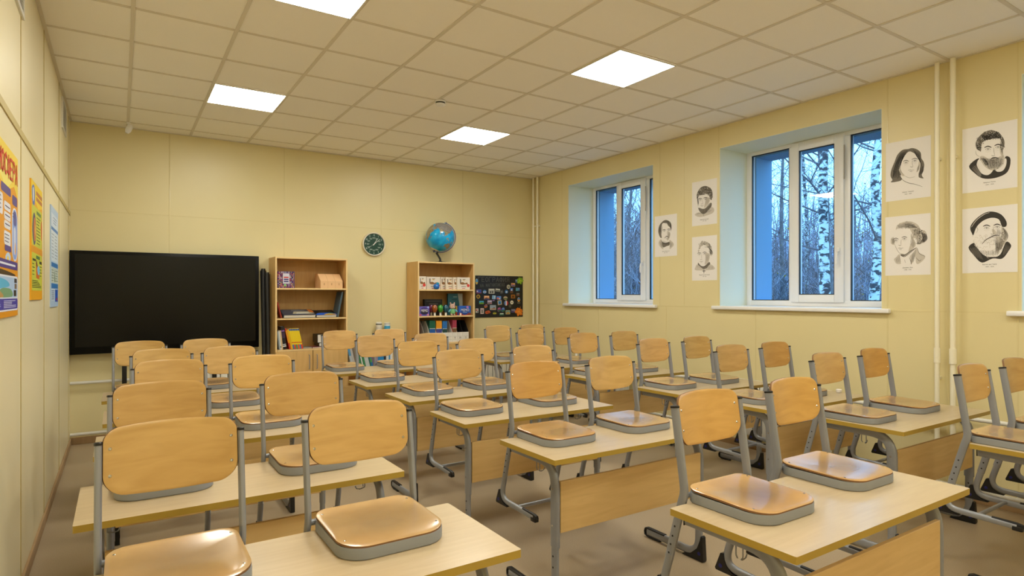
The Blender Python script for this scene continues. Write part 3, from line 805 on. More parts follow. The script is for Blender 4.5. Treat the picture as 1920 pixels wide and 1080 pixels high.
# ================================================================== bookcases
FYB = 7.385
def bookcase(name, x0, x1, ztop, shelves, cab, label, cat='bookcase', depth=0.37):
    t = empty(name, ((x0 + x1) / 2, FYB, 0), label=label, cat=cat)
    w_ = (x1 - x0) / 2; th = 0.018
    for sx in (-1, 1):
        xa = -w_ if sx < 0 else w_ - th
        p = MB(); p.box(xa, xa + th, 0.001, depth, 0, ztop - th)
        p.box(xa - 0.0002, xa + th + 0.0002, 0, 0.001, 0, ztop - th, mat=1)
        p.build('side_panel', ['case', 'case_edge'], t, smooth=False)
    p = MB(); p.box(-w_, w_, 0.001, depth, ztop - th, ztop); p.box(-w_, w_, 0, 0.001, ztop - th, ztop, mat=1)
    p.build('top_panel', ['case', 'case_edge'], t, smooth=False)
    MB().box(-w_ + th, w_ - th, depth - 0.006, depth - 0.001, 0.06, ztop - th).build('back_panel', 'case_back', t, smooth=False)
    for z in shelves:
        p = MB(); p.box(-w_ + th, w_ - th, 0.006, depth - 0.006, z - th, z); p.box(-w_ + th, w_ - th, 0.005, 0.006, z - th, z, mat=1)
        p.build('shelf', ['case', 'case_edge'], t, smooth=False)
    MB().box(-w_ + th, w_ - th, 0.02, 0.038, 0, 0.06).build('plinth', 'case', t, smooth=False)
    if cab:
        p = MB(); p.box(-w_ + th, w_ - th, -0.016, depth - 0.006, cab - th, cab); p.box(-w_ + th, w_ - th, -0.017, -0.016, cab - th, cab, mat=1)
        p.build('cabinet_top', ['case', 'case_edge'], t, smooth=False)
        for sx in (-1, 1):
            d = MB(); xa, xb = (-w_ + 0.002, -0.0035) if sx < 0 else (0.0035, w_ - 0.002)
            d.box(xa, xb, -0.017, -0.0005, 0.06, cab - th - 0.003, bev=0.001, seg=1)
            do = d.build('door', 'case', t, smooth=False)
            hx = sx * 0.045
            MB().tube([(hx, -0.0165, cab - 0.07), (hx, -0.040, cab - 0.075), (hx, -0.040, cab - 0.235), (hx, -0.0165, cab - 0.24)], 0.005, n=8, ref=(1, 0, 0)).build('handle', 'steel', do)
    return t
bookcase('bookcase', 1.945, 2.790, 2.0, [1.637, 1.283], 0.917, 'left maple bookcase with two doors below open shelves, beside the black screen')
bookcase('bookcase', 3.728, 4.578, 2.0, [1.631, 1.276], 0.917, 'right maple bookcase with the globe standing on top')
lb = empty('low_bookshelf', (3.255, 7.42, 0), label='low open maple bookshelf between the two tall bookcases', cat='bookcase')
for sx in (-1, 1): MB().box(sx * 0.45 - 0.009, sx * 0.45 + 0.009, 0, 0.33, 0, 0.602).build('side_panel', 'case', lb, smooth=False)
MB().box(-0.459, 0.459, -0.004, 0.33, 0.602, 0.62).build('top_panel', 'case', lb, smooth=False)
MB().box(-0.441, 0.441, 0.01, 0.325, 0.28, 0.298).build('shelf', 'case', lb, smooth=False)
MB().box(-0.441, 0.441, 0.323, 0.329, 0.02, 0.602).build('back_panel', 'case_back', lb, smooth=False)

# ------------------------------------------------------------------ books and boxes
def ubook(x, y, z, th, h, d, cover, lean, label, group, bands=(), cat='book', pages=(226, 220, 206)):
    """book standing spine towards the room; x is the left foot of the spine, lean in degrees (minus: top to the left)"""
    t = empty('book', (x, y, z), label=label, cat=cat, group=group)
    t.rotation_euler = (0, math.radians(lean), 0)
    c = MB(); c.box(0, th, 0, 0.003, 0, h, bev=0.001, seg=1).box(0, 0.002, 0.003, d, 0, h).box(th - 0.002, th, 0.003, d, 0, h)
    mats = [flat(cover, 0.45)]
    for k, (z0, z1, col) in enumerate(bands):
        c.box(0.0006, th - 0.0006, -0.0006, 0.0, h * z0, h * z1, mat=k + 1); mats.append(flat(col, 0.45))
    c.build('cover', mats, t, smooth=False)
    MB().box(0.0025, th - 0.0025, 0.004, d - 0.004, 0.003, h - 0.003).build('pages', flat(pages, 0.8), t, smooth=False)
    return t
cx = lambda px, y=7.42: on_y(px, 600, y).x
x = 1.990
G1 = 'books on the lower shelf of the left bookcase'
Z = 0.917
row = [(0.016, 0.215, (150, 162, 170), 'thin grey blue book leaning at the left end of the lower shelf', ()),
       (0.012, 0.222, (214, 216, 214), 'thin white book between the grey blue and the cream book', ((0.1, 0.2, (120, 130, 140)),)),
       (0.016, 0.225, (206, 180, 140), 'slim cream book beside the thick black book', ()),
       (0.038, 0.270, (24, 18, 22), 'thick black book with pale spine marks, tallest on the lower shelf', ((0.12, 0.17, (220, 220, 220)), (0.2, 0.24, (200, 200, 200)), (0.5, 0.75, (60, 40, 70)), (0.78, 0.84, (140, 90, 170)))),
       (0.018, 0.250, (196, 52, 30), 'orange red book standing between the black and the yellow books', ((0.3, 0.9, (230, 150, 30)),)),
       (0.022, 0.236, (222, 176, 24), 'plain golden yellow book at the left of the yellow run', ())]
nm = ['first yellow book of the striped run, counted from the left', 'second yellow book of the striped run, counted from the left', 'third yellow book of the striped run, counted from the left',
      'fourth yellow book of the striped run, counted from the left', 'fifth yellow book of the striped run, counted from the left', 'last yellow book of the striped run, at its right end']
foot = [(60, 110, 160), (200, 70, 50), (70, 140, 90), (210, 90, 50), (80, 120, 170), (214, 60, 40)]
for k in range(6): row.append((0.0185, 0.246, (236, 206, 30), nm[k], ((0.0, 0.22, foot[k]), (0.9, 0.985, (40, 90, 160)), (0.30, 0.34, (200, 60, 40)))))
for k, (th, h, col, lab, bands) in enumerate(row):
    ln = 6 if k < 4 else 12
    if k == 4: x += 0.031
    ubook(x, 7.402, Z + 0.0005, th, h, 0.17, col, -ln, lab, G1, bands); x += th / math.cos(math.radians(ln)) + 0.0006
def flat_book(x0, x1, y0, y1, z, th, cover, label, cat='book', tilt=0.0, art=(), group=None, rz=0.0):
    """book lying face up; tilt raises its far edge (degrees)"""
    t = empty('book', ((x0 + x1) / 2, y0, z), rz, label, cat, group); t.rotation_euler = (math.radians(tilt), 0, rz)
    w_, d = (x1 - x0) / 2, y1 - y0
    MB().box(-w_, w_, 0, d, th - 0.003, th, bev=0.001, seg=1).box(-w_, w_, 0, d, 0, 0.003).box(-w_, -w_ + 0.003, 0, d, 0.003, th - 0.003).build('cover', flat(cover, 0.35), t, smooth=False)
    MB().box(-w_ + 0.004, w_ - 0.003, 0.003, d - 0.003, 0.003, th - 0.003).build('pages', flat((232, 228, 218), 0.8), t, smooth=False)
    if art:
        a = MB(); mats = []
        for k, (poly, col) in enumerate(art):
            a.prism([((u - 0.5) * 2 * w_, v * d) for u, v in poly], lambda u, v, q: (u, v, q), th - 0.0005, th + 0.0004 + 0.0003 * k, mat=k); mats.append(flat(col, 0.35))
        a.build('cover_art', mats, t, smooth=False)
    return t
Z = 1.283
flat_book(cx(531), cx(591), 7.40, 7.62, Z + 0.003, 0.036, (62, 70, 86), 'large slate grey atlas lying propped open side up on the middle shelf', tilt=16,
          art=[([(0.3, 0.2), (0.98, 0.2), (0.85, 0.62), (0.38, 0.6)], (176, 168, 140)), ([(0.42, 0.25), (0.85, 0.25), (0.8, 0.4), (0.45, 0.42)], (214, 214, 206)),
               ([(0.3, 0.62), (0.75, 0.62), (0.7, 0.95), (0.35, 0.95)], (92, 98, 108)), ([(0.86, 0.45), (1, 0.4), (0.97, 0.98), (0.84, 0.98)], (190, 106, 40))])
flat_book(cx(592), cx(630), 7.40, 7.60, Z + 0.003, 0.030, (14, 14, 18), 'black atlas with a blue and yellow globe picture on the middle shelf', tilt=16,
          art=[(spline([(0.02, 0.02), (0.1, 0.3), (0.35, 0.44), (0.7, 0.42), (0.98, 0.25), (0.98, 0.02), (0.5, 0.02)]), (26, 92, 200)), (spline([(0.4, 0.08), (0.6, 0.26), (0.9, 0.22), (0.97, 0.06), (0.6, 0.03)]), (222, 170, 40)),
               (spline([(0.6, 0.3), (0.75, 0.4), (0.9, 0.3)]), (50, 150, 120)), ([(0.25, 0.62), (0.85, 0.62), (0.85, 0.66), (0.25, 0.66)], (90, 80, 60))])
ubook(2.014, 7.42, Z + 0.001, 0.014, 0.19, 0.15, (150, 40, 26), -13.5, 'dark red book slumped against the left side of the middle shelf', None)
t = ubook(cx(636) - 0.024, 7.43, Z + 0.005, 0.020, 0.315, 0.21, (70, 92, 106), 11, 'tall slate blue book leaning right at the end of the middle shelf', None, pages=(226, 216, 190))
Z = 0.917
flat_book(cx(566), cx(588), 7.42, 7.60, Z + 0.001, 0.012, (110, 112, 110), 'thin grey book lying flat in the middle of the lower shelf')
flat_book(cx(585), cx(634), 7.40, 7.60, Z + 0.001, 0.014, (120, 60, 62), 'maroon book lying flat behind the chair on the lower shelf')
flat_book(cx(600), cx(643), 7.46, 7.68, Z + 0.0165, 0.040, (30, 30, 32), 'black book in the flat stack on the lower shelf, middle one')
flat_book(cx(598), cx(640), 7.48, 7.70, Z + 0.058, 0.10, (24, 26, 26), 'thick black box file on top of the flat stack', cat='file')
# flag puzzle box
t = empty('puzzle_box', ((cx(521) + cx(552.5)) / 2, 7.43, 1.6375), label='square puzzle box covered with tiny flags on the top shelf', cat='box')
w_ = (cx(552) - cx(520)) / 2; hh = 0.195
MB().box(-w_, w_, 0, 0.06, 0, hh, bev=0.002, seg=1).build('box_body', flat((74, 36, 110), 0.4), t)
rr = random.Random(11)
pal = [(200, 40, 50), (240, 240, 240), (40, 70, 170), (240, 190, 40), (60, 140, 80), (120, 30, 90), (230, 110, 40), (30, 30, 60)]
a = MB(); mats = [flat(c, 0.4) for c in pal]
for i in range(14):
    for j in range(13):
        u, v = -w_ + 0.004 + i * (2 * w_ - 0.006) / 14, 0.004 + j * (hh - 0.006) / 13
        if -0.035 < u < 0.035 and 0.05 < v < 0.165: continue
        c1, c2 = rr.randrange(8), rr.randrange(8)
        a.box(u, u + 0.0068, -0.0012, 0, v, v + 0.0115, mat=c1); a.box(u + 0.002, u + 0.0062, -0.0016, -0.001, v + 0.002, v + 0.008, mat=c2)
a.build('flag_pattern', mats, t, smooth=False)
MB().box(-0.036, 0.036, -0.002, 0, 0.05, 0.172).build('title_label', flat((206, 206, 224), 0.5), t, smooth=False)
for k, (s_, col) in enumerate((('ИГРА', (200, 60, 60)), ('ФЛАГИ', (60, 60, 130)), ('МИРА', (60, 60, 130)))):
    MB().box(-0.026, 0.026, -0.0035, -0.0019, 0.118 - k * 0.024, 0.132 - k * 0.024).build('title_line', flat(col, 0.5), t, smooth=False)
MB().prism(circle(0.014, 14, -0.012, 0.034), lambda u, v, d: (u, d, v), -0.003, -0.001).build('sticker', flat((130, 200, 130), 0.4), t)
# plywood magazine files
def magfile(x, y, z, w_, label):
    t = empty('magazine_file', (x, y, z), label=label, cat='file', group='plywood magazine files on the top shelf')
    pr = [(0, 0), (0, 0.088), (0.125, 0.178), (0.24, 0.178), (0.24, 0)]
    for xa in (0, w_ - 0.004): MB().prism(pr, lambda u, v, d, xa=xa: (xa + d, u, v), 0, 0.004).build('side_panel', flat((226, 184, 136), 0.55), t, smooth=False)
    MB().box(0.004, w_ - 0.004, 0, 0.004, 0, 0.088).build('front_panel', flat((230, 188, 140), 0.55), t, smooth=False)
    MB().prism([(0.0, 0.088), (0.125, 0.178), (0.125, 0.174), (0.0045, 0.086)], lambda u, v, d: (d, u, v), 0.004, w_ - 0.004).build('sloping_lid', flat((234, 192, 144), 0.55), t, smooth=False)
    MB().prism(rrect(0.005, 0.014, 0.005), lambda u, v, d: (w_ / 2 + u, d, 0.05 + v), -0.001, 0.001).build('finger_slot', flat((190, 146, 98), 0.6), t, smooth=False)
xx = cx(601)
magfile(xx, 7.42, 1.6375, 0.089, 'plywood magazine file, leftmost of the three on the top shelf')
magfile(xx + 0.090, 7.42, 1.6375, 0.089, 'plywood magazine file, middle of the three on the top shelf')
magfile(xx + 0.180, 7.42, 1.6375, 0.089, 'plywood magazine file, rightmost of the three on the top shelf')

# ------------------------------------------------------------------ right bookcase
def q2(px, py, y):
    """point on plane y from the pixel of the shelf close-up"""
    return on_y(755 + px / 6.543, 485 + py / 6.543, y)
def whitebox(pa, pb, y, h, label, dot=True, full=0.19):
    xa, xb = q2(pa, 300, y).x, q2(pb, 300, y).x
    t = empty('game_box', ((xa + xb) / 2, y, 1.6315), label=label, cat='box', group='white picture boxes on the top shelf of the right bookcase'); w_ = (xb - xa) / 2
    MB().box(-w_, w_, 0, 0.035, 0, h, bev=0.0015, seg=1).build('box_body', flat((232, 222, 208), 0.5), t)
    a = MB(); k = min(w_, 0.085)
    a.box(-k * 0.7, -k * 0.5, -0.001, 0, h * 0.5, h * 0.86, mat=0)
    a.prism(spline([(-k * 0.65, h * 0.46), (-k * 0.2, h * 0.40), (k * 0.3, h * 0.44), (k * 0.72, h * 0.42), (k * 0.6, h * 0.58), (k * 0.2, h * 0.52), (-k * 0.1, h * 0.6), (-k * 0.5, h * 0.58)]), lambda u, v, d: (u, d, v), -0.001, 0, mat=1)
    a.box(-k * 0.2, k * 0.3, -0.0012, 0, h * 0.82, h * 0.86, mat=2); a.box(-k * 0.12, k * 0.18, -0.0012, 0, h * 0.74, h * 0.80, mat=3)
    a.box(-k * 0.45, k * 0.4, -0.001, 0, h * 0.22, h * 0.26, mat=2); a.box(-k * 0.3, k * 0.25, -0.001, 0, h * 0.08, h * 0.12, mat=4)
    a.build('cover_art', [flat((120, 112, 100), 0.6), flat((150, 104, 60), 0.6), flat((90, 84, 78), 0.6), flat((206, 160, 60), 0.6), flat((200, 60, 50), 0.6)], t, smooth=False)
    if dot: MB().prism(circle(0.021, 18, w_ - 0.028, h * 0.33), lambda u, v, d: (u, d, v), -0.0016, 0).build('round_sticker', flat((214, 62, 52), 0.5), t, smooth=False)
whitebox(200, 288, 7.42, 0.172, 'white picture box at the left end of the top shelf')
whitebox(292, 460, 7.52, 0.172, 'white picture box set back behind the blue toy', False)
whitebox(465, 560, 7.56, 0.172, 'white picture box pushed back in shadow, half hidden at mid shelf', False)
whitebox(531, 640, 7.50, 0.168, 'white picture box with a small red line, middle of the right group', False)
whitebox(622, 690, 7.455, 0.168, 'white picture box mostly covered by the rightmost box', False)
whitebox(672, 826, 7.415, 0.168, 'white picture box with a red dot at the right end')
p = q2(418, 362, 7.435)
t = empty('toy_bird', (p.x, 7.445, 1.6315), label='small round blue toy in front of the white boxes', cat='toy')
MB().lathe([(0.012, 0.0), (0.035, 0.012), (0.044, 0.04), (0.034, 0.066), (0.012, 0.078)], n=18).build('body', flat((30, 110, 200), 0.35), t)
MB().lathe([(0.006, 0.058), (0.022, 0.064), (0.024, 0.08), (0.012, 0.094), (0.003, 0.098)], (0.018, 0, 0), n=14).build('head', flat((30, 150, 180), 0.35), t)
MB().lathe([(0.010, -0.008), (0.006, -0.014), (0.002, -0.024)], (0.04, 0, 0.055), n=10, axis='y').build('beak', flat((200, 60, 80), 0.4), t)
# middle shelf
Z = 1.2765
def picbox(pa, pb, y, d, h, base, label, art, z=None, cat='box', words=None, wcol=(240, 240, 245), wz=0.55, wsize=0.05):
    xa, xb = q2(pa, 650, y).x, q2(pb, 650, y).x
    t = empty('game_box', ((xa + xb) / 2, y, Z if z is None else z), label=label, cat=cat); w_ = (xb - xa) / 2
    MB().box(-w_, w_, 0, d, 0, h, bev=0.0015, seg=1).build('box_body', flat(base, 0.4), t)
    a = MB(); mats = []
    for k, (poly, col) in enumerate(art):
        a.prism([((u * 2 - 1) * w_, v * h) for u, v in poly], lambda u, v, q: (u, q, v), -0.0008 - 0.0003 * k, 0.0003, mat=k); mats.append(flat(col, 0.4))
    if art: a.build('cover_art', mats, t, smooth=False)
    if words: text('title', words, wsize, flat(wcol, 0.4), t, (0, -0.0042, h * wz), ROT_BACK, width=w_ * 1.35)
    return t
E_ = lambda cx_, cy_, rx, ry, n=16: [(cx_ + rx * math.cos(2 * PI * i / n), cy_ + ry * math.sin(2 * PI * i / n)) for i in range(n)]
picbox(204, 328, 7.42, 0.05, 0.128, (112, 100, 190), 'violet memory game box at the left end of the middle shelf',
       [(E_(0.5, 0.5, 0.42, 0.42), (70, 56, 130)), (E_(0.5, 0.42, 0.36, 0.24), (40, 36, 60)), (E_(0.12, 0.12, 0.1, 0.1), (206, 90, 120)), (E_(0.88, 0.9, 0.1, 0.1), (160, 170, 230)), (E_(0.85, 0.12, 0.1, 0.1), (200, 130, 160))], words='MEMO')
picbox(690, 836, 7.415, 0.05, 0.130, (38, 96, 190), 'blue memory game box at the right end of the middle shelf',
       [([(0, 0), (1, 0), (1, 0.2), (0.7, 0.28), (0.4, 0.2), (0, 0.3)], (150, 44, 40)), (E_(0.5, 0.45, 0.34, 0.4), (24, 70, 150)), (E_(0.14, 0.12, 0.07, 0.13), (236, 226, 220)), (E_(0.86, 0.14, 0.08, 0.15), (120, 60, 40)), (E_(0.72, 0.85, 0.1, 0.12), (190, 120, 190)), ([(0.3, 0.3), (0.7, 0.3), (0.66, 0.36), (0.34, 0.36)], (160, 190, 230))], words='MEMO')
picbox(655, 705, 7.47, 0.05, 0.128, (204, 168, 60), 'small yellow and red card box behind the blue game box', [([(0, 0), (1, 0), (1, 0.35), (0, 0.3)], (190, 60, 50)), (E_(0.5, 0.7, 0.3, 0.15), (240, 220, 120))])
picbox(268, 487, 7.56, 0.06, 0.222, (20, 18, 18), 'black box standing at the back of the middle shelf', [([(0.1, 0.86), (0.9, 0.86), (0.9, 0.9), (0.1, 0.9)], (90, 84, 80)), (E_(0.5, 0.55, 0.35, 0.2), (44, 40, 40)), ([(0.25, 0.7), (0.75, 0.7), (0.75, 0.74), (0.25, 0.74)], (110, 100, 90))])
picbox(556, 735, 7.60, 0.03, 0.30, (34, 104, 124), 'teal folder with a pale right strip at the back of the middle shelf', [([(0.72, 0), (1, 0), (1, 1), (0.66, 1), (0.78, 0.5)], (176, 186, 186)), ([(0.35, 0.82), (0.62, 0.82), (0.62, 0.87), (0.35, 0.87)], (130, 170, 180)), ([(0.25, 0.7), (0.6, 0.7), (0.6, 0.73), (0.25, 0.73)], (20, 50, 64))])
for pa, col, lab, y in ((352, (110, 34, 74), 'maroon bulb shaped figurine on a white stem, leftmost of four', 7.515), (393, (150, 76, 26), 'amber bulb shaped figurine on a white stem, second of four', 7.43),
                        (464, (60, 150, 50), 'green bulb shaped figurine on a white stem, third of four', 7.44), (529, (20, 78, 100), 'dark teal bulb shaped figurine on a white stem, rightmost of four', 7.44)):
    p = q2(pa, 690, y); t = empty('bulb_figurine', (p.x, y, Z), label=lab, cat='figurine', group='coloured bulb figurines on the middle shelf')
    MB().lathe([(0.016, 0), (0.017, 0.003), (0.014, 0.008), (0.014, 0.044)], n=14).build('stem', flat((228, 222, 210), 0.4), t)
    MB().lathe([(0.015, 0.044), (0.030, 0.062), (0.038, 0.095), (0.036, 0.122), (0.024, 0.142), (0.008, 0.149)], n=18).build('bulb', flat(col, 0.12, coat=0.6), t)
    MB().lathe([(0.0155, 0.036), (0.0155, 0.046)], n=14).build('collar', flat((170, 170, 172), 0.3, 0.6), t)
# plush toy
p = q2(616, 690, 7.43)
t = empty('plush_toy', (p.x, 7.445, Z), label='pastel plush animal toy with two ears sitting beside the blue game box', cat='toy')
pk, gr = flat((206, 172, 158), 0.9), flat((120, 190, 130), 0.9)
MB().lathe([(0.012, 0.02), (0.034, 0.028), (0.040, 0.05), (0.032, 0.082), (0.014, 0.095)], n=16).build('body', gr, t)
h = MB(); h.lathe([(0.010, 0.088), (0.036, 0.098), (0.042, 0.125), (0.032, 0.150), (0.008, 0.160)], n=16)
h.build('head', pk, t)
for sx in (-1, 1):
    MB().tube([(sx * 0.022, 0, 0.148), (sx * 0.030, 0, 0.168), (sx * 0.032, 0, 0.180)], 0.011, n=10, radii=[1, 0.9, 0.4]).build('ear', pk, t)
    MB().tube([(sx * 0.028, -0.005, 0.078), (sx * 0.055, -0.012, 0.062), (sx * 0.066, -0.015, 0.048)], 0.013, n=10, radii=[1, 1, 0.7]).build('arm', flat((110, 180, 200), 0.9), t)
    MB().tube([(sx * 0.016, 0, 0.03), (sx * 0.020, -0.012, 0.012), (sx * 0.021, -0.03, 0.010)], 0.013, n=10, radii=[1, 1, 0.7]).build('foot', pk, t)
    MB().lathe([(0.0045, -0.034), (0.0045, -0.040), (0.002, -0.042)], (sx * 0.013, 0, 0.130), n=8, axis='y').build('eye', flat((20, 20, 20), 0.2), t)
MB().lathe([(0.010, -0.034), (0.008, -0.044), (0.003, -0.047)], (0, 0, 0.116), n=10, axis='y').build('muzzle', flat((236, 216, 204), 0.8), t)
# lower shelf: numbered white cardboard files with textbooks
Z = 0.9175
edges_ = [205, 262, 330, 412, 490, 556, 612, 672, 738, 812]
numbers = ['', '', '', '', '', '', '9', '10', '11']
ordn = ['first', 'second', 'third', 'fourth', 'fifth', 'sixth', 'seventh', 'eighth', 'ninth']
for k in range(1, 9):
    xa, xb = q2(edges_[k], 950, 7.42).x, q2(edges_[k + 1], 950, 7.42).x
    lab = 'white cardboard file numbered %s on the lower shelf of the right bookcase' % numbers[k] if numbers[k] else 'white cardboard file on the lower shelf, %s from the left of the right bookcase' % ordn[k - 1]
    t = empty('magazine_file', (xa, 7.42, Z), label=lab, cat='file', group='white cardboard files on the lower shelf')
    w_ = xb - xa - 0.002
    MB().box(0, w_, 0, 0.003, 0, 0.128).build('front_panel', flat((228, 224, 214), 0.6), t, smooth=False)
    for xo in (0, w_ - 0.002):
        MB().prism([(0.003, 0), (0.003, 0.128), (0.12, 0.285), (0.24, 0.285), (0.24, 0)], lambda u, v, d, xo=xo: (xo + d, u, v), 0, 0.002).build('side_panel', flat((36, 32, 30), 0.6) if k > 6 else flat((222, 218, 208), 0.6), t, smooth=False)
    MB().box(0.003, w_ - 0.003, 0.237, 0.24, 0, 0.285).build('back_panel', flat((40, 36, 34), 0.6), t, smooth=False)
    MB().box(0.01, w_ - 0.01, -0.001, 0, 0.072, 0.075).box(0.01, w_ - 0.01, -0.001, 0, 0.030, 0.033).build('printed_line', flat((170, 168, 160), 0.6), t, smooth=False)
    if numbers[k]: text('number', numbers[k], 0.034, flat((40, 40, 40), 0.5), t, (w_ / 2, -0.0016, 0.052), ROT_BACK)
def inside(k, n, th, h, cover, foot_, what):
    xa, xb = q2(edges_[k], 950, 7.42).x + 0.004, q2(edges_[k + 1], 950, 7.42).x - 0.007
    th = min(th, (xb - xa) / n); xa += ((xb - xa) - th * n) / 2
    wh = ['leftmost', 'second', 'third', 'fourth']
    for j in range(n):
        ubook(xa + th * j, 7.428, Z + 0.0035, th - 0.0008, h, 0.18, cover, 0, '%s textbook in a white file, %s of its %d' % (what, wh[j] if j < n - 1 else 'rightmost', n), 'textbooks in the white files', ((0.0, 0.62, foot_), (0.62, 0.64, (225, 220, 200))))
inside(2, 4, 0.03, 0.292, (24, 96, 70), (36, 92, 170), 'green and blue')
inside(3, 3, 0.03, 0.288, (228, 152, 26), (52, 70, 150), 'orange and blue')
inside(4, 3, 0.024, 0.280, (40, 110, 180), (36, 70, 60), 'blue and dark green')
inside(6, 3, 0.028, 0.290, (170, 60, 80), (120, 92, 56), 'pink and brown')
ubook(3.752, 7.43, Z + 0.001, 0.022, 0.27, 0.18, (120, 30, 26), 0, 'dark red book alone at the left end of the lower shelf, right bookcase', None)
# ------------------------------------------------------------------ books on the low shelf, jars
spines = [(0.030, 0.30, (196, 206, 214), 'white folder with a blue edge at the left end of the low bookshelf', ((0.6, 1, (90, 160, 210)),)),
          (0.026, 0.31, (190, 188, 184), 'pale grey book, second from the left on the low bookshelf', ()), (0.022, 0.32, (120, 108, 92), 'brown grey book, third from the left on the low bookshelf', ()),
          (0.022, 0.32, (134, 122, 104), 'brown grey book beside the dark green folder on the low bookshelf', ()), (0.034, 0.31, (70, 128, 90), 'green folder leaning on the low bookshelf, left of two', ()),
          (0.014, 0.30, (226, 230, 230), 'narrow white book between the two green folders', ()), (0.030, 0.28, (60, 130, 84), 'green folder leaning on the low bookshelf, right of two', ((0.8, 1, (220, 226, 226)),)),
          (0.050, 0.29, (198, 206, 208), 'wide pale folder right of the green folders', ()), (0.016, 0.27, (40, 100, 96), 'thin teal book beside the wide pale folder', ()),
          (0.024, 0.27, (40, 110, 170), 'blue book beside the thin teal book', ((0.3, 0.5, (90, 160, 90)),)), (0.018, 0.27, (120, 100, 140), 'purple grey book in the middle of the low bookshelf', ())]
x = 2.866
for th, h, col, lab, bands in spines:
    ubook(x, 7.44, 0.6205, th, h, 0.18, col, -13, lab, 'books on the low bookshelf', bands); x += th / math.cos(math.radians(13)) + 0.0006
x += 0.004
for th, h, col, lab, bands in [(0.030, 0.27, (150, 140, 160), 'upright mauve book beside the bright blue binder', ()), (0.078, 0.275, (30, 130, 196), 'wide bright blue binder standing on the low bookshelf', ((0.7, 0.8, (20, 90, 150)),)),
                               (0.030, 0.275, (24, 40, 60), 'dark navy book beside the bright blue binder', ()), (0.034, 0.28, (222, 226, 228), 'white folder standing right of the navy book', ()),
                               (0.020, 0.28, (60, 140, 196), 'narrow blue folder between two white folders', ()), (0.030, 0.28, (226, 226, 226), 'white folder at the right end of the low bookshelf', ())]:
    ubook(x, 7.44, 0.6205, th, h, 0.18, col, 0, lab, 'books on the low bookshelf', bands); x += th + 0.001
t = empty('storage_box', (3.352, 7.685, 0.6205), label='plain wooden box under the two jars, behind the books', cat='box')
MB().box(-0.115, 0.115, -0.055, 0.055, 0, 0.40, bev=0.002, seg=1).build('box_body', 'case', t)
MB().box(-0.118, 0.118, -0.058, 0.058, 0.40, 0.415, bev=0.002, seg=1).build('lid', 'case', t)
t = empty('jar', (3.300, 7.675, 1.036), label='white ribbed jar with a pale lid behind the back chairs', cat='jar')
MB().lathe([(0.038, 0), (0.042, 0.005), (0.042, 0.03), (0.040, 0.034), (0.042, 0.038), (0.042, 0.07), (0.040, 0.074), (0.042, 0.078), (0.042, 0.12), (0.034, 0.132)], n=22).build('body', flat((214, 208, 194), 0.3), t)
MB().lathe([(0.039, 0.128), (0.041, 0.131), (0.041, 0.142)], n=22).build('rim', flat((110, 106, 98), 0.4), t)
MB().lathe([(0.038, 0.142), (0.038, 0.158), (0.032, 0.164)], n=22).build('lid', flat((226, 226, 222), 0.4), t)
t = empty('jar', (3.416, 7.675, 1.036), label='jar with a bright blue label and a striped lid behind the back chairs', cat='jar')
MB().lathe([(0.036, 0), (0.039, 0.004), (0.039, 0.135), (0.037, 0.14)], n=22).build('body', flat((206, 216, 220), 0.3), t)
MB().lathe([(0.0395, 0.02), (0.0395, 0.112)], n=22).build('label_wrap', flat((60, 160, 210), 0.4), t)
MB().lathe([(0.0385, 0.134), (0.0385, 0.142)], n=22).build('rim', flat((150, 110, 60), 0.4), t)
MB().lathe([(0.038, 0.142), (0.038, 0.150), (0.034, 0.153)], n=22).build('lid', flat((216, 222, 226), 0.4), t)

# ------------------------------------------------------------------ globe
GR = 0.198
t = empty('globe', (4.135, 7.555, 2.0), label='blue world globe on a black stand on top of the right bookcase', cat='globe')
cz = 0.352
lands = [
    [(-17, 15), (-10, 6), (8, 4), (9, -5), (13, -16), (18, -34), (27, -33), (35, -22), (40, -14), (40, -4), (51, 11), (43, 12), (37, 20), (32, 30), (20, 32), (10, 37), (-6, 35), (-16, 22)],
    [(35, 30), (43, 13), (52, 16), (59, 23), (52, 27), (57, 27), (66, 25), (72, 20), (77, 8), (80, 15), (88, 22), (94, 17), (98, 8), (103, 2), (101, 12), (106, 10), (109, 16), (108, 21), (117, 24), (122, 31), (120, 38), (127, 36), (132, 43), (142, 53), (160, 60), (178, 66), (140, 73), (105, 77), (70, 72), (45, 68), (30, 71), (10, 62), (5, 50), (-9, 43), (0, 38), (15, 42), (27, 40), (36, 36)],
    [(114, -22), (122, -18), (130, -12), (136, -12), (141, -17), (142, -11), (146, -19), (153, -27), (150, -37), (141, -38), (132, -32), (124, -33), (116, -35)],
    [(95, 5), (104, -5), (105, -6), (98, 2)], [(109, 1), (117, 6), (118, 1), (115, -4), (110, -2)], [(106, -7), (114, -8), (114, -9), (106, -8)], [(132, -2), (141, -3), (150, -9), (143, -9), (137, -6)], [(119, 1), (124, 1), (122, -5), (120, -4)],
    [(44, -16), (50, -15), (47, -25), (44, -22)], [(80, 9), (82, 7), (80, 6)],
    [(-180, -72), (-90, -73), (-60, -65), (0, -70), (60, -67), (120, -67), (180, -72), (180, -90), (-180, -90)],
    [(-80, 8), (-70, 12), (-50, 2), (-35, -7), (-40, -22), (-58, -38), (-70, -54), (-74, -40), (-70, -18), (-81, -5)], [(-165, 66), (-125, 72), (-80, 70), (-55, 52), (-75, 38), (-82, 27), (-97, 27), (-88, 16), (-105, 20), (-122, 36), (-130, 54), (-160, 58)]]
s = MB(); NU, NV = 128, 72
vid = {}
for j in range(NV + 1):
    la = -PI / 2 + PI * j / NV
    for i in range(NU): s.v.append((GR * math.cos(la) * math.cos(2 * PI * i / NU), GR * math.cos(la) * math.sin(2 * PI * i / NU), GR * math.sin(la)))
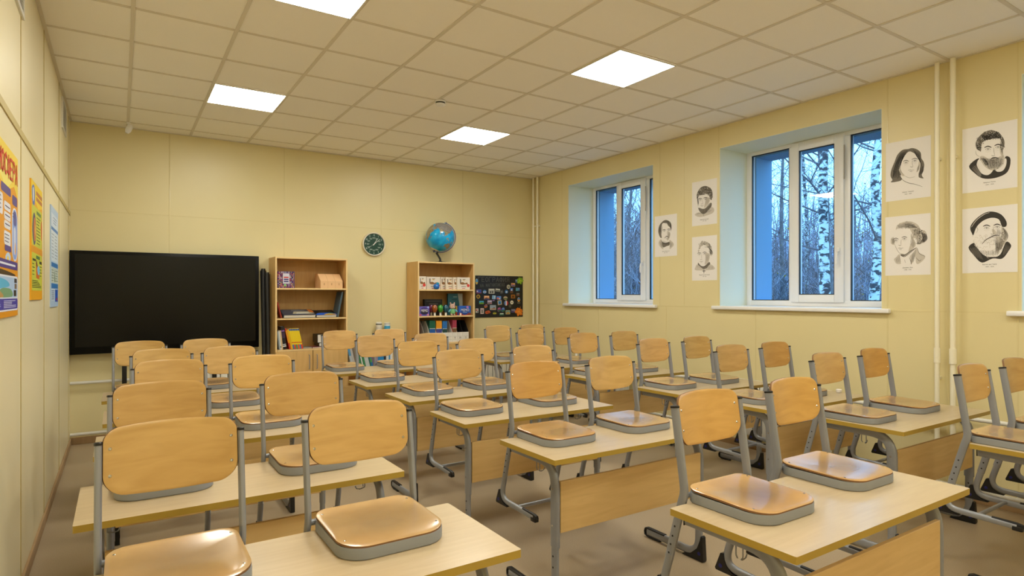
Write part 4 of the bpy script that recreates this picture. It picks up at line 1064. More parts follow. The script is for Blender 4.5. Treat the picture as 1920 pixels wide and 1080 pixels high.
for j in range(NV):
    la = -90 + 180 * (j + 0.5) / NV
    for i in range(NU):
        lo = 360 * (i + 0.5) / NU; lo = lo - 360 if lo > 180 else lo
        k = 0
        for q, P in enumerate(lands):
            if in_poly(lo, la, P): k = 3 if q == 10 else (2 if (la > 28 and q == 1) else 1)
        s.f.append((j * NU + i, j * NU + (i + 1) % NU, (j + 1) * NU + (i + 1) % NU, (j + 1) * NU + i)); s.m.append(k)
ocean = noisy('globe_ocean', (0, 142, 210), (30, 176, 232), 14, 0.16)
land1 = noisy('globe_land_south', (120, 116, 92), (156, 146, 118), 40, 0.2)
land2 = noisy('globe_land_north', (112, 112, 118), (140, 134, 128), 40, 0.2)
ball = s.build('ball', [ocean, land1, land2, flat((190, 196, 200), 0.2)], t, (0, 0, cz))
# turn: axis leans right at the top, Indian Ocean to the room
aim = math.atan2(CAMY - 7.555, CAMX - 4.135)
side = Vector((-math.sin(aim), math.cos(aim), 0))          # to the viewer's right
lean = Matrix.Rotation(math.radians(23), 3, Vector((math.cos(aim), math.sin(aim), 0)))
if (lean @ Vector((0, 0, 1))).dot(side) < 0: lean = lean.inverted()
tip = Matrix.Rotation(math.radians(8), 3, side)
spin = Matrix.Rotation(aim - math.radians(82), 3, 'Z')
ball.rotation_euler = (lean @ spin).to_euler()
ax = lean @ Vector((0, 0, 1))
e1 = ax; e2 = (side - ax * side.dot(ax)).normalized()
arc = [Vector((0, 0, cz)) + (e1 * math.cos(math.radians(a_)) + e2 * math.sin(math.radians(a_))) * (GR + 0.012) for a_ in range(-6, 188, 8)]
MB().tube(arc, 0.012, 0.006, 8, (math.cos(aim), math.sin(aim), 0)).build('meridian_arm', flat((70, 86, 150), 0.3), t)
MB().tube([Vector((0, 0, cz)) + ax * (GR - 0.004), Vector((0, 0, cz)) + ax * (GR + 0.026)], 0.006, n=10).tube([Vector((0, 0, cz)) - ax * (GR - 0.004), Vector((0, 0, cz)) - ax * (GR + 0.03)], 0.009, n=10).build('pivot', flat((24, 24, 26), 0.4), t)
low = Vector((0, 0, cz)) - ax * (GR + 0.016)
st = MB()
st.lathe([(0.085, 0), (0.085, 0.006), (0.07, 0.012), (0.03, 0.016), (0.022, 0.022)], n=28)
st.tube([(0, 0, 0.015), (0.0, 0, 0.05), low * 0.6 + Vector((0, 0, cz - GR)) * 0.4 - Vector((0, 0, 0.02)), Vector((0, 0, cz)) + (e1 * math.cos(math.radians(165)) + e2 * math.sin(math.radians(165))) * (GR + 0.014)], 0.014, n=12, radii=[1.3, 1.0, 1.0, 1.2])
st.build('stand', flat((20, 20, 22), 0.35), t)

# ------------------------------------------------------------------ wall clock
t = empty('wall_clock', (3.258, BY, 2.228), label='round wall clock with a dark green face and white rim on the back wall', cat='clock')
MB().lathe([(0.150, 0), (0.156, -0.01), (0.156, -0.032), (0.150, -0.040), (0.142, -0.038), (0.1396, -0.030), (0.1394, -0.021)], n=44, axis='y').build('rim', flat((226, 220, 206), 0.35), t)
MB().lathe([(0.1395, -0.02), (0.1395, -0.024)], n=44, axis='y').build('face', flat((20, 66, 54), 0.35), t)
chalk = flat((206, 222, 212), 0.5)
for k in range(1, 13):
    a_ = math.radians(90 - 30 * k)
    text('numeral', str(k), 0.034, chalk, t, (0.118 * math.cos(a_), -0.0252, 0.118 * math.sin(a_)), ROT_BACK, stretch=0.8)
    f_ = MB(); r_ = 0.082
    for q in range(2): f_.box(r_ * math.cos(a_) - 0.020 + 0.004 * q, r_ * math.cos(a_) + 0.020 - 0.006 * q, -0.0248, -0.0235, r_ * math.sin(a_) + 0.003 - 0.010 * q, r_ * math.sin(a_) + 0.006 - 0.010 * q)
    f_.build('formula', chalk, t, smooth=False)
for L_, w_, a_ in ((0.078, 0.0045, math.radians(57)), (0.112, 0.0035, math.radians(40)), (0.115, 0.0012, math.radians(214))):
    d = Vector((math.cos(a_), 0, math.sin(a_)))
    MB().tube([d * -0.018 + Vector((0, -0.0275, 0)), d * L_ + Vector((0, -0.0275, 0))], w_, 0.0008, 6, (-d.z, 0, d.x), radii=[1, 0.5]).build('hand', flat((238, 238, 232), 0.3), t, smooth=False)
MB().lathe([(0.006, -0.024), (0.006, -0.030), (0.003, -0.031)], n=12, axis='y').build('hub', flat((230, 230, 225), 0.3), t)

# ------------------------------------------------------------------ small things on desks
p = on_z(1573, 736, DESK)
t = empty('small_pot', (p.x, p.y, DESK), label='small white plastic pot on the third desk of the window row', cat='pot')
MB().lathe([(0.014, 0), (0.020, 0.003), (0.021, 0.018), (0.019, 0.020)], n=16).build('body', flat((240, 238, 236), 0.4), t)
MB().lathe([(0.022, 0.016), (0.022, 0.024), (0.018, 0.027)], n=16).build('lid', flat((244, 240, 240), 0.4), t)
t = empty('paper_cup', (on_y(1081, 665, 6.10).x, 6.10, DESK), label='small white cup on a far desk of the window row', cat='cup')
MB().lathe([(0.016, 0), (0.020, 0.045), (0.0215, 0.046), (0.020, 0.047)], n=16).build('body', flat((244, 244, 244), 0.5), t)
MB().lathe([(0.019, 0.0465), (0.017, 0.042), (0.016, 0.0415)], n=16).build('inside', flat((226, 226, 224), 0.6), t)

# ================================================================== magnet board on the back wall
BX0, BX1, BZ0, BZ1 = 4.803, 5.636, 1.225, 1.843
t = empty('magnet_board', ((BX0 + BX1) / 2, BY - 0.0005, BZ0), label='black board with chalk lettering for souvenir magnets, right of the globe bookcase', cat='board')
MB().box(-(BX1 - BX0) / 2, (BX1 - BX0) / 2, -0.012, 0, 0, BZ1 - BZ0, bev=0.002, seg=1).build('panel', flat((18, 17, 17), 0.4), t, smooth=False)
chalk2 = flat((84, 84, 80), 0.7)
def bx(px): return BX0 + (px - 77) / (1072 - 77) * (BX1 - BX0)
def bz(py): return BZ1 - (py - 105) / (975 - 105) * (BZ1 - BZ0)
bc = (BX0 + BX1) / 2
strokes_text('lettering', 'ГЕОГРАФИЯ', 0.066, bx(785) - bx(120), 0.0085, chalk2, t, (bx(455) - bc, -0.0122, bz(183) - BZ0), ROT_BACK)
strokes_text('lettering', 'НА МАГНИТИКАХ', 0.046, bx(685) - bx(165), 0.006, chalk2, t, (bx(425) - bc, -0.0122, bz(300) - BZ0), (PI / 2, math.radians(-2.5), 0))
OV = lambda rx, ry: circle(1.0, 20) and [(rx * math.cos(2 * PI * i / 20), ry * math.sin(2 * PI * i / 20)) for i in range(20)]
def magnet(px, py, pw, ph, shape, base, art, label, rot=0.0):
    w_, h_ = pw * 0.000837 / 2, ph * 0.00071 / 2
    o = empty('fridge_magnet', (bx(px), BY - 0.0122, bz(py)), label=label, cat='magnet', group='souvenir magnets on the black board')
    o.rotation_euler = (0, math.radians(rot), 0)
    outl = OV(w_, h_) if shape == 'o' else (rrect(w_, h_, min(w_, h_) * 0.15, 2) if shape == 'r' else spline([(-w_, -h_ * .6), (-w_ * .5, -h_), (w_ * .3, -h_ * .8), (w_, -h_ * .4), (w_ * .8, h_ * .5), (w_ * .3, h_), (-w_ * .4, h_ * .7), (-w_ * .9, h_ * .4)], True, 2))
    MB().prism(outl, lambda u, v, d: (u, d, v), -0.005, 0).build('backing', flat(base, 0.4), o, smooth=False)
    a = MB(); mats = []
    for k, (x0, x1, y0, y1, col) in enumerate(art):
        if shape == 'o' and x0 <= 0.02 and x1 >= 0.98:      # a band across an oval
            n = 10; top = []; bot = []
            for i in range(n + 1):
                yy = (y0 + (y1 - y0) * i / n) * 2 - 1; xx = math.sqrt(max(0, 1 - yy * yy)) * 0.96
                top.append((w_ * xx, h_ * yy)); bot.append((-w_ * xx, h_ * yy))
            poly = top + bot[::-1]
        elif shape == 'o' and y0 <= 0.02 and y1 >= 0.98:
            n = 10; top = []; bot = []
            for i in range(n + 1):
                xx = (x0 + (x1 - x0) * i / n) * 2 - 1; yy = math.sqrt(max(0, 1 - xx * xx)) * 0.98
                top.append((w_ * xx, h_ * yy)); bot.append((w_ * xx, -h_ * yy))
            poly = top + bot[::-1]
        else: poly = [(w_ * (2 * x0 - 1), h_ * (2 * y0 - 1)), (w_ * (2 * x1 - 1), h_ * (2 * y0 - 1)), (w_ * (2 * x1 - 1), h_ * (2 * y1 - 1)), (w_ * (2 * x0 - 1), h_ * (2 * y1 - 1))]
        a.prism(poly, lambda u, v, d: (u, d, v), -0.0056 - 0.0003 * k, -0.0049, mat=k); mats.append(flat(col, 0.4))
    a.build('picture', mats, o, smooth=False)
mags = [
 (100, 230, 46, 118, 'o', (200, 206, 210), [(0, 1, .05, .4, (200, 170, 50)), (0, 1, .4, .9, (80, 150, 200))], 'tall oval blue and yellow magnet at the left edge of the black board'),
 (938, 208, 66, 72, 'r', (70, 90, 130), [(.05, .95, .4, .9, (120, 150, 180))], 'slate blue magnet tucked under the green leaf'),
 (857, 287, 84, 70, 'r', (190, 170, 140), [(.06, .94, .5, .92, (200, 130, 90)), (.06, .94, .1, .5, (120, 90, 150)), (.55, .9, .6, .85, (240, 200, 90))], 'orange and violet magnet just left below the green leaf'),
 (757, 333, 70, 86, 'o', (220, 216, 196), [(.2, .8, .2, .8, (60, 60, 56)), (.4, .6, .3, .7, (200, 200, 190))], 'white ringed oval magnet with a dark centre at upper right'),
 (140, 435, 104, 80, 'r', (150, 60, 80), [(.03, .97, .2, .95, (40, 80, 170)), (.08, .35, .4, .7, (230, 220, 230))], 'wide blue and red magnet at the upper left, beside the round blue one'),
 (260, 442, 66, 76, 'o', (70, 140, 200), [(0, 1, .3, .6, (200, 210, 230)), (.4, .62, .3, .55, (190, 60, 70))], 'round sky blue magnet with a red mark at upper left'),
 (402, 428, 120, 104, 'r', (206, 200, 182), [(.06, .94, .1, .92, (168, 168, 160)), (.2, .4, .1, .5, (60, 58, 54)), (.55, .75, .1, .55, (70, 66, 60)), (.1, .9, .72, .9, (206, 210, 206))], 'largest pale grey photo magnet below the lettering'),
 (530, 405, 92, 58, 'r', (200, 200, 180), [(.04, .96, .1, .5, (80, 84, 70)), (.04, .96, .5, .9, (210, 210, 200))], 'long pale magnet right of the grey photo magnet', 6),
 (615, 442, 66, 90, 'b', (74, 74, 72), [(.35, .6, .4, .65, (150, 150, 146))], 'dark grey irregular magnet below the lettering'),
 (713, 438, 68, 76, 'o', (60, 120, 190), [(.3, .75, .25, .6, (230, 235, 240))], 'round blue and white magnet at upper right of centre'),
 (823, 388, 62, 66, 'r', (60, 90, 170), [(.1, .9, .45, .9, (60, 130, 220)), (.3, .7, .1, .5, (230, 230, 230))], 'square blue magnet above a brown one at right'),
 (823, 447, 60, 42, 'r', (130, 84, 50), [(.1, .9, .2, .7, (90, 60, 40))], 'small brown magnet just below the square blue one'),
 (957, 387, 86, 72, 'r', (60, 110, 150), [(.05, .5, .1, .9, (90, 160, 180)), (.55, .95, .4, .9, (110, 150, 210))], 'teal and blue magnet at right below the green leaf'),
 (130, 540, 72, 80, 'o', (224, 180, 40), [(.2, .8, .2, .8, (60, 40, 30)), (.38, .62, .35, .7, (130, 80, 50))], 'round magnet with a thick yellow ring at the left'),
 (300, 563, 104, 78, 'r', (226, 160, 110), [(.02, .98, 0, .14, (80, 90, 170)), (.04, .96, .14, .3, (40, 26, 30)), (.3, .45, .3, .6, (50, 30, 30)), (.65, .75, .3, .55, (50, 30, 30)), (.04, .96, .62, .95, (240, 190, 140))], 'peach sunset magnet with dark shapes, left of centre'),
 (450, 555, 70, 80, 'r', (150, 190, 226), [(.1, .5, .1, .9, (120, 170, 216)), (.55, .9, .3, .9, (190, 215, 236))], 'plain pale blue magnet in the middle', 4),
 (553, 568, 94, 74, 'r', (70, 120, 210), [(.05, .45, .1, .6, (220, 110, 70)), (.5, .95, .4, .9, (110, 160, 230)), (.45, .8, .1, .35, (240, 220, 210))], 'blue and orange magnet in the middle, right of the pale blue one'),
 (693, 573, 86, 82, 'o', (170, 150, 120), [(0, 1, .2, .5, (80, 110, 60)), (0, 1, .5, .75, (190, 170, 150))], 'oval brown and green magnet above the tricolour disc'),
 (855, 540, 84, 78, 'r', (190, 120, 40), [(.12, .88, .12, .88, (120, 70, 20)), (.3, .7, .3, .6, (70, 40, 16))], 'orange brown framed square magnet at the right'),
 (962, 495, 68, 66, 'r', (90, 84, 76), [(.1, .9, .1, .45, (130, 60, 50)), (.1, .9, .5, .9, (120, 120, 112))], 'dull grey and brown magnet near the right edge'),
 (980, 606, 58, 96, 'o', (210, 200, 170), [(0, 1, .1, .45, (220, 160, 40)), (0, 1, .5, .92, (100, 140, 200)), (.35, .7, .25, .45, (190, 60, 50))], 'tall oval magnet with yellow and blue halves near the right edge'),
 (982, 677, 52, 26, 'r', (150, 140, 120), [(.1, .9, .2, .8, (70, 60, 56))], 'narrow tan magnet below the tall oval one'),
 (195, 663, 92, 64, 'r', (60, 150, 170), [(.02, .98, 0, .45, (120, 170, 40)), (.3, .7, .4, .62, (40, 110, 50)), (.02, .98, .62, .95, (70, 170, 220))], 'green landscape magnet with a blue sky at left'),
 (362, 657, 92, 80, 'r', (170, 150, 180), [(.05, .95, .1, .4, (110, 90, 70)), (.05, .95, .55, .9, (196, 186, 210)), (.6, .9, .1, .3, (200, 90, 70))], 'mauve and grey magnet left of the tilted blue frame'),
 (445, 622, 54, 24, 'b', (130, 90, 160), [(.3, .7, .3, .7, (190, 170, 210))], 'tiny violet magnet just under the pale blue one'),
 (570, 668, 84, 98, 'r', (214, 180, 130), [(.12, .88, .12, .88, (60, 140, 210)), (.45, .62, .15, .65, (30, 30, 40))], 'tilted tan frame magnet with a blue picture', -8),
 (707, 680, 86, 104, 'o', (230, 230, 232), [(.02, .36, 0, 1, (50, 110, 200)), (.66, .98, 0, 1, (200, 50, 56))], 'round magnet with blue, white and red upright bands'),
 (830, 666, 68, 82, 'o', (226, 224, 210), [(.35, .65, .35, .6, (60, 60, 60))], 'round white magnet with a dark spot at right'),
 (285, 738, 62, 74, 'b', (200, 120, 40), [(.2, .8, .5, .8, (60, 80, 170)), (.25, .7, .2, .45, (170, 80, 30))], 'small orange and blue magnet at lower left'),
 (430, 770, 124, 100, 'r', (180, 190, 196), [(.05, .95, .08, .32, (190, 140, 110)), (.4, .5, .3, .7, (70, 60, 56)), (.05, .95, .4, .92, (150, 170, 190)), (.55, .8, .3, .55, (110, 90, 84))], 'large grey blue magnet below the tilted frame, lower centre'),
 (790, 745, 64, 74, 'o', (66, 64, 60), [(.3, .7, .3, .7, (96, 92, 86))], 'round dark grey magnet, the dullest at lower right'),
 (106, 830, 54, 88, 'r', (214, 206, 202), [(.1, .6, .4, .8, (190, 80, 70)), (.4, .9, .1, .35, (90, 110, 110))], 'white and red magnet at the lower left edge'),
 (208, 840, 70, 118, 'r', (216, 196, 192), [(.14, .86, .14, .86, (190, 170, 170)), (.3, .7, .2, .4, (50, 110, 80)), (.35, .6, .45, .7, (60, 50, 56))], 'tall white framed magnet at lower left'),
 (325, 865, 104, 70, 'b', (206, 90, 30), [(.2, .5, .3, .7, (150, 50, 20)), (.6, .8, .3, .6, (120, 70, 20))], 'orange red irregular magnet at the bottom left'),
 (465, 893, 74, 60, 'o', (120, 130, 40), [(0, 1, .3, .55, (210, 190, 50)), (0, 1, .1, .3, (60, 80, 30))], 'oval yellow green magnet at the bottom'),
 (565, 812, 78, 96, 'b', (130, 60, 130), [(.1, .6, .6, .85, (200, 90, 140)), (.1, .9, .1, .4, (40, 110, 60))], 'violet and green magnet left in the lower cluster'),
 (643, 815, 76, 100, 'b', (50, 80, 150), [(.2, .8, .5, .85, (110, 140, 210)), (.1, .9, .1, .35, (40, 120, 60))], 'blue and green magnet right in the lower cluster'),
 (613, 915, 88, 54, 'r', (50, 120, 100), [(.1, .9, .5, .9, (210, 220, 214)), (.1, .9, .1, .3, (30, 80, 60))], 'green and white magnet at the bottom centre'),
 (745, 876, 90, 84, 'r', (196, 200, 160), [(.1, .9, .12, .4, (170, 120, 50)), (.1, .9, .45, .88, (80, 140, 150)), (.35, .65, .4, .65, (220, 180, 80))], 'pale framed magnet with a gold picture at the bottom right'),
 (862, 845, 90, 74, 'r', (100, 90, 140), [(.05, .95, .5, .9, (130, 130, 150)), (.05, .5, .1, .45, (70, 60, 110))], 'dim violet grey magnet left of the orange leaf')]
for a_ in mags: magnet(*a_)
def leaf(px, py, size, c1, c2, label, rot):
    pts = []
    lobes = [(90, 1.0), (80, .80), (74, .84), (66, .62), (56, .66), (44, .92), (34, .78), (26, .98), (14, .72), (4, .60), (-8, .74), (-24, .60), (-40, .66), (-60, .46), (-84, .42), (-88, .75), (-92, .75), (-96, .42), (-120, .46), (-140, .66), (-156, .60), (-172, .74), (176, .60), (166, .72), (154, .98), (146, .78), (136, .92), (124, .66), (114, .62), (106, .84), (100, .80)]
    for a_, r_ in lobes: pts.append((r_ * size * math.cos(math.radians(a_ + rot)), r_ * size * math.sin(math.radians(a_ + rot))))
    o = empty('paper_leaf', (bx(px), BY - 0.0135, bz(py)), label=label, cat='leaf', group='paper maple leaves on the black board')
    MB().prism(pts, lambda u, v, d: (u, d, v), -0.0078, -0.0066).build('blade', flat(c1, 0.6), o, smooth=False)
    v_ = MB()
    for k_, (a_, r_) in enumerate(((90, .8), (58, .6), (30, .7), (150, .7), (122, .6), (-90, .55))):
        d = Vector((math.cos(math.radians(a_ + rot)), 0, math.sin(math.radians(a_ + rot)))); v_.obox(d * r_ * size / 2 + Vector((0, -0.008 - 0.00007 * k_, 0)), d, (0, 1, 0), d.cross(Vector((0, 1, 0))), r_ * size / 2, 0.0004, 0.0022)
    v_.build('veins', flat(c2, 0.6), o, smooth=False)
leaf(998, 185, 0.075, (120, 168, 30), (196, 206, 60), 'green paper maple leaf on the top right corner of the black board', 200)
leaf(985, 848, 0.092, (222, 120, 20), (240, 170, 60), 'orange paper maple leaf on the bottom right corner of the black board', 160)

# ================================================================== engraved portraits on the window wall
CAP = flat((70, 66, 60), 0.6)
def portrait(y0, y1, z0, z1, quad, shapes, strokes, words, label):
    """paper sheet on the right wall; drawing given in the pixels of a close-up whose sheet corners are quad (TL, TR, BR, BL)"""
    t = empty('portrait_print', (RX, (y0 + y1) / 2, z0), label=label, cat='portrait', group='engraved portraits on the window wall')
    W, H = (y1 - y0), (z1 - z0)
    # local: -x away from the wall, y along the wall (picture right is -y)
    MB().box(-0.002, 0, -W / 2, W / 2, 0, H).build('sheet', 'paper', t, smooth=False)
    (xa, ya), (xb, yb), (xc, yc), (xd, yd) = quad
    def uv(p):
        u = (p[0] - (xa + xd) / 2) / ((xb + xc) / 2 - (xa + xd) / 2)
        top = ya + (yb - ya) * u; bot = yd + (yc - yd) * u
        return ((0.5 - u) * W, H * (1 - (p[1] - top) / (bot - top)))
    mats = ['paper', 'ink1', 'ink2', 'ink3']
    d = MB()
    for k, (sh, pts) in enumerate(shapes):
        poly = [uv(p) for p in spline(pts, True, 4)]
        d.prism(poly, lambda u, v, q: (q, u, v), -0.0022 - 0.00012 * (k + 1), -0.0018, mat=sh)
    base = -0.0023 - 0.00012 * (len(shapes) + 1)
    for k, (sh, w_, pts) in enumerate(strokes):
        P = [Vector((base, *uv(p))) for p in spline(pts, False, 4)]
        n = len(P); tw = [0.35 + 0.65 * math.sin(PI * min(1, max(0, (i + 0.6) / n))) for i in range(n)]
        vs = []
        for i, p in enumerate(P):
            tg = (P[min(i + 1, n - 1)] - P[max(i - 1, 0)]); nn = Vector((0, -tg.z, tg.y)); nn = nn.normalized() if nn.length > 1e-9 else Vector((0, 0, 1))
            vs += [p + nn * w_ * 0.0005 * tw[i], p - nn * w_ * 0.0005 * tw[i]]
        d.add(vs, [(2 * i, 2 * i + 1, 2 * i + 3, 2 * i + 2) for i in range(n - 1)], sh)
    d.build('drawing', mats, t, smooth=False)
    for k, s_ in enumerate(words):
        text('caption', s_, 0.0125 if k == 0 else 0.011, CAP, t, (-0.0028, -0.003, H * 0.125 - 0.017 * k), ROT_RIGHT, depth=0.0002)
def hatch(a, b, c, d, n, sh, w_, bend=0.0, seed=1):
    """n strokes that sweep from edge a-b to edge c-d"""
    r_ = random.Random(seed); out = []
    for i in range(n):
        k = (i + 0.5) / n + r_.uniform(-.25, .25) / n; e = r_.uniform(0, .12); f_ = 1 - r_.uniform(0, .15)
        p = (a[0] + (b[0] - a[0]) * k, a[1] + (b[1] - a[1]) * k); q = (c[0] + (d[0] - c[0]) * k, c[1] + (d[1] - c[1]) * k)
        m = ((p[0] + q[0]) / 2 + bend * (q[1] - p[1]), (p[1] + q[1]) / 2 - bend * (q[0] - p[0]))
        g = lambda s_: (p[0] * (1 - s_) ** 2 + 2 * m[0] * s_ * (1 - s_) + q[0] * s_ * s_, p[1] * (1 - s_) ** 2 + 2 * m[1] * s_ * (1 - s_) + q[1] * s_ * s_)
        out.append((sh, w_, [g(e), g((e + f_) / 2), g(f_)]))
    return out
def curls(poly, n, sh, w_, size, seed):
    """n short curved pen strokes scattered inside an outline"""
    r_ = random.Random(seed); out = []
    xs, ys = [p[0] for p in poly], [p[1] for p in poly]
    while len(out) < n:
        x, y = r_.uniform(min(xs), max(xs)), r_.uniform(min(ys), max(ys))
        if not in_poly(x, y, poly): continue
        a = r_.uniform(0, 2 * PI); k = size * r_.uniform(.6, 1.2)
        out.append((sh, w_, [(x + k * math.cos(a + t), y + k * math.sin(a + t)) for t in (0, .8, 1.6, 2.3)]))
    return out
def face_marks(eyeL, eyeR, noseT, noseB, mouth, s_, brow=1.0):
    """brows, eyes, nose and mouth as pen strokes; s_ is the half width of an eye"""
    out = []
    for (x, y) in (eyeL, eyeR):
        out += [(3, 5 * brow, [(x - s_ * 1.3, y - s_ * .55), (x, y - s_ * 1.05), (x + s_ * 1.3, y - s_ * .6)]), (3, 2.2, [(x - s_, y + s_ * .1), (x, y - s_ * .4), (x + s_, y + s_ * .1)]),
                (2, 1.5, [(x - s_, y + s_ * .15), (x, y + s_ * .4), (x + s_, y + s_ * .15)]), (3, 5.5, [(x - s_ * .25, y - s_ * .05), (x + s_ * .3, y)]), (1, 1.6, [(x - s_, y + s_ * .8), (x, y + s_), (x + s_, y + s_ * .75)])]
    out += [(2, 2.0, [noseT, ((noseT[0] + noseB[0]) / 2 + s_ * .1, (noseT[1] + noseB[1]) / 2), (noseB[0] + s_ * .5, noseB[1] - s_ * .2)]),
            (3, 2.6, [(noseB[0] - s_ * .7, noseB[1] - s_ * .1), (noseB[0], noseB[1] + s_ * .15), (noseB[0] + s_ * .6, noseB[1] - s_ * .15)])]
    mx, my = mouth
    out += [(3, 2.6, [(mx - s_ * 1.3, my), (mx - s_ * .3, my - s_ * .12), (mx, my + s_ * .05), (mx + s_ * 1.3, my - s_ * .2)]), (2, 2.4, [(mx - s_ * .7, my + s_ * .5), (mx, my + s_ * .62), (mx + s_ * .6, my + s_ * .45)])]
    return out
# man with long dark hair parted in the middle
sh = [(2, [(385, 262), (300, 275), (225, 345), (185, 440), (135, 560), (122, 650), (150, 710), (125, 742), (210, 735), (290, 700), (250, 560), (262, 440), (310, 380), (385, 310), (420, 300), (500, 350), (545, 420), (530, 640), (545, 680), (600, 690), (575, 640), (608, 520), (600, 450), (570, 400), (560, 320), (510, 270), (440, 250)]),
      (0, [(390, 300), (300, 385), (252, 470), (255, 590), (300, 650), (400, 690), (480, 675), (535, 610), (556, 480), (540, 390), (470, 345), (410, 335)]),
      (1, [(262, 500), (256, 590), (300, 655), (330, 640), (285, 590)]), (1, [(500, 600), (540, 560), (552, 470), (535, 440), (520, 540)]),
      (0, [(265, 640), (300, 700), (380, 745), (470, 770), (580, 810), (600, 780), (500, 690), (420, 690), (330, 665)])]
st = hatch((300, 285), (385, 270), (150, 700), (265, 560), 16, 3, 2.2, -.15, 3) + hatch((450, 262), (555, 320), (562, 440), (592, 560), 12, 3, 2.2, -.12, 4) + hatch((545, 540), (600, 500), (530, 660), (585, 620), 8, 3, 2.2, .2, 44) + hatch((150, 560), (255, 560), (140, 690), (260, 700), 12, 3, 2.4, .3, 45) + hatch((262, 540), (280, 590), (290, 600), (320, 650), 7, 2, 1.2, 0, 46) + hatch((520, 520), (545, 470), (500, 600), (530, 590), 7, 2, 1.2, 0, 47) + hatch((300, 380), (380, 300), (240, 560), (300, 420), 6, 3, 2.0, -.1, 7)
st += [(3, 3.2, [(265, 650), (310, 715), (390, 755), (480, 775), (585, 812)]), (2, 2, [(330, 650), (400, 680), (480, 665)])] + hatch((150, 745), (280, 720), (170, 730), (300, 700), 6, 2, 1.5, 0, 5)
st += face_marks((350, 462), (478, 435), (440, 430), (435, 520), (425, 570), 34)
portrait(2.237, 2.573, 2.331, 2.816, [(50, 185), (700, 65), (700, 955), (50, 1028)], sh, st, ['Абель Тасман', '1603 - 1659'], 'portrait print of a man with long dark parted hair, above the curled white haired one')
# man with curled white hair and neckcloth
sh = [(1, [(205, 330), (225, 260), (310, 212), (430, 200), (530, 245), (580, 320), (640, 340), (662, 400), (650, 470), (600, 520), (540, 545), (500, 520), (520, 460), (450, 440), (440, 360), (400, 300), (320, 290), (250, 305)]),
      (1, [(175, 440), (130, 460), (125, 520), (150, 550), (185, 540)]),
      (0, [(215, 320), (300, 290), (400, 300), (445, 370), (470, 450), (505, 470), (520, 520), (500, 580), (420, 640), (340, 690), (270, 680), (225, 620), (185, 540), (175, 450), (185, 370)]),
      (1, [(440, 380), (470, 450), (500, 520), (490, 580), (400, 650), (420, 560), (450, 500), (430, 430)]),
      (2, [(520, 585), (430, 650), (350, 710), (300, 725), (275, 700), (290, 690), (350, 690), (420, 640)]),
      (1, [(520, 590), (545, 660), (640, 715), (600, 790), (520, 835), (490, 720), (440, 840), (410, 740), (470, 660)]),
      (1, [(260, 690), (200, 745), (175, 770), (215, 835), (285, 830), (270, 760)]),
      (0, [(280, 720), (340, 735), (410, 720), (425, 840), (300, 845), (275, 780)])]
st = curls(sh[0][1], 60, 2, 2.2, 20, 58) + curls([(550, 330), (640, 340), (662, 400), (650, 470), (600, 520), (540, 540)], 34, 3, 2.2, 16, 59) + hatch((440, 400), (500, 520), (420, 560), (470, 600), 10, 2, 1.2, 0, 60) + hatch((220, 320), (440, 300), (430, 210), (590, 330), 14, 2, 2.4, .3, 8) + hatch((470, 300), (560, 300), (460, 430), (560, 440), 8, 2, 2.4, .2, 9) + hatch((570, 350), (660, 380), (540, 540), (620, 520), 10, 3, 2.4, .5, 10)
st += hatch((130, 460), (175, 450), (140, 545), (180, 540), 6, 2, 2, .3, 11) + [(3, 4, [(275, 705), (320, 728), (360, 715), (430, 660), (515, 590)]), (2, 2, [(500, 470), (535, 470), (530, 520), (500, 530)]), (3, 3, [(410, 740), (430, 790), (440, 845)]), (3, 2.4, [(530, 600), (560, 680), (640, 720)]), (2, 2, [(340, 770), (350, 820)]), (3, 3, [(510, 740), (560, 790), (585, 765)])]
st += hatch((200, 750), (265, 700), (215, 830), (285, 820), 7, 2, 1.6, 0, 12) + hatch((450, 680), (520, 600), (430, 830), (470, 830), 7, 2, 1.6, 0, 13)
st += [(2, 2.2, [(185, 540), (215, 610), (262, 675), (330, 690)])] + face_marks((205, 487), (335, 462), (290, 470), (268, 558), (278, 602), 32)
portrait(2.239, 2.577, 1.715, 2.202, [(33, 145), (715, 70), (722, 990), (42, 1017)], sh, st, ['Джеймс Кук', '1728 - 1779'], 'portrait print of a man with curled white hair and a neckcloth, left of the pipes')
# bearded man with a wide white collar
sh = [(3, [(125, 672), (250, 570), (280, 640), (390, 720), (460, 715), (560, 690), (600, 550), (662, 573), (650, 700), (590, 780), (450, 830), (310, 830), (210, 770)]),
      (0, [(265, 580), (230, 640), (245, 700), (300, 770), (370, 788), (420, 760), (455, 715), (500, 745), (570, 730), (612, 650), (600, 570), (480, 700), (340, 640)]),
      (2, [(225, 440), (215, 370), (260, 290), (340, 225), (430, 205), (520, 240), (580, 320), (588, 400), (560, 470), (540, 330), (470, 300), (400, 330), (330, 340), (290, 400), (290, 480), (260, 470)]),
      (0, [(300, 420), (340, 340), (430, 325), (500, 305), (545, 350), (565, 450), (575, 560), (500, 560), (400, 590), (320, 560), (285, 500)]),
      (0, [(215, 470), (235, 455), (265, 500), (275, 545), (245, 540), (220, 510)]),
      (1, [(270, 560), (320, 540), (400, 590), (440, 560), (500, 560), (540, 540), (580, 530), (582, 630), (520, 700), (440, 725), (390, 715), (320, 660)]),
      (1, [(540, 340), (565, 450), (575, 540), (540, 520), (530, 430)])]
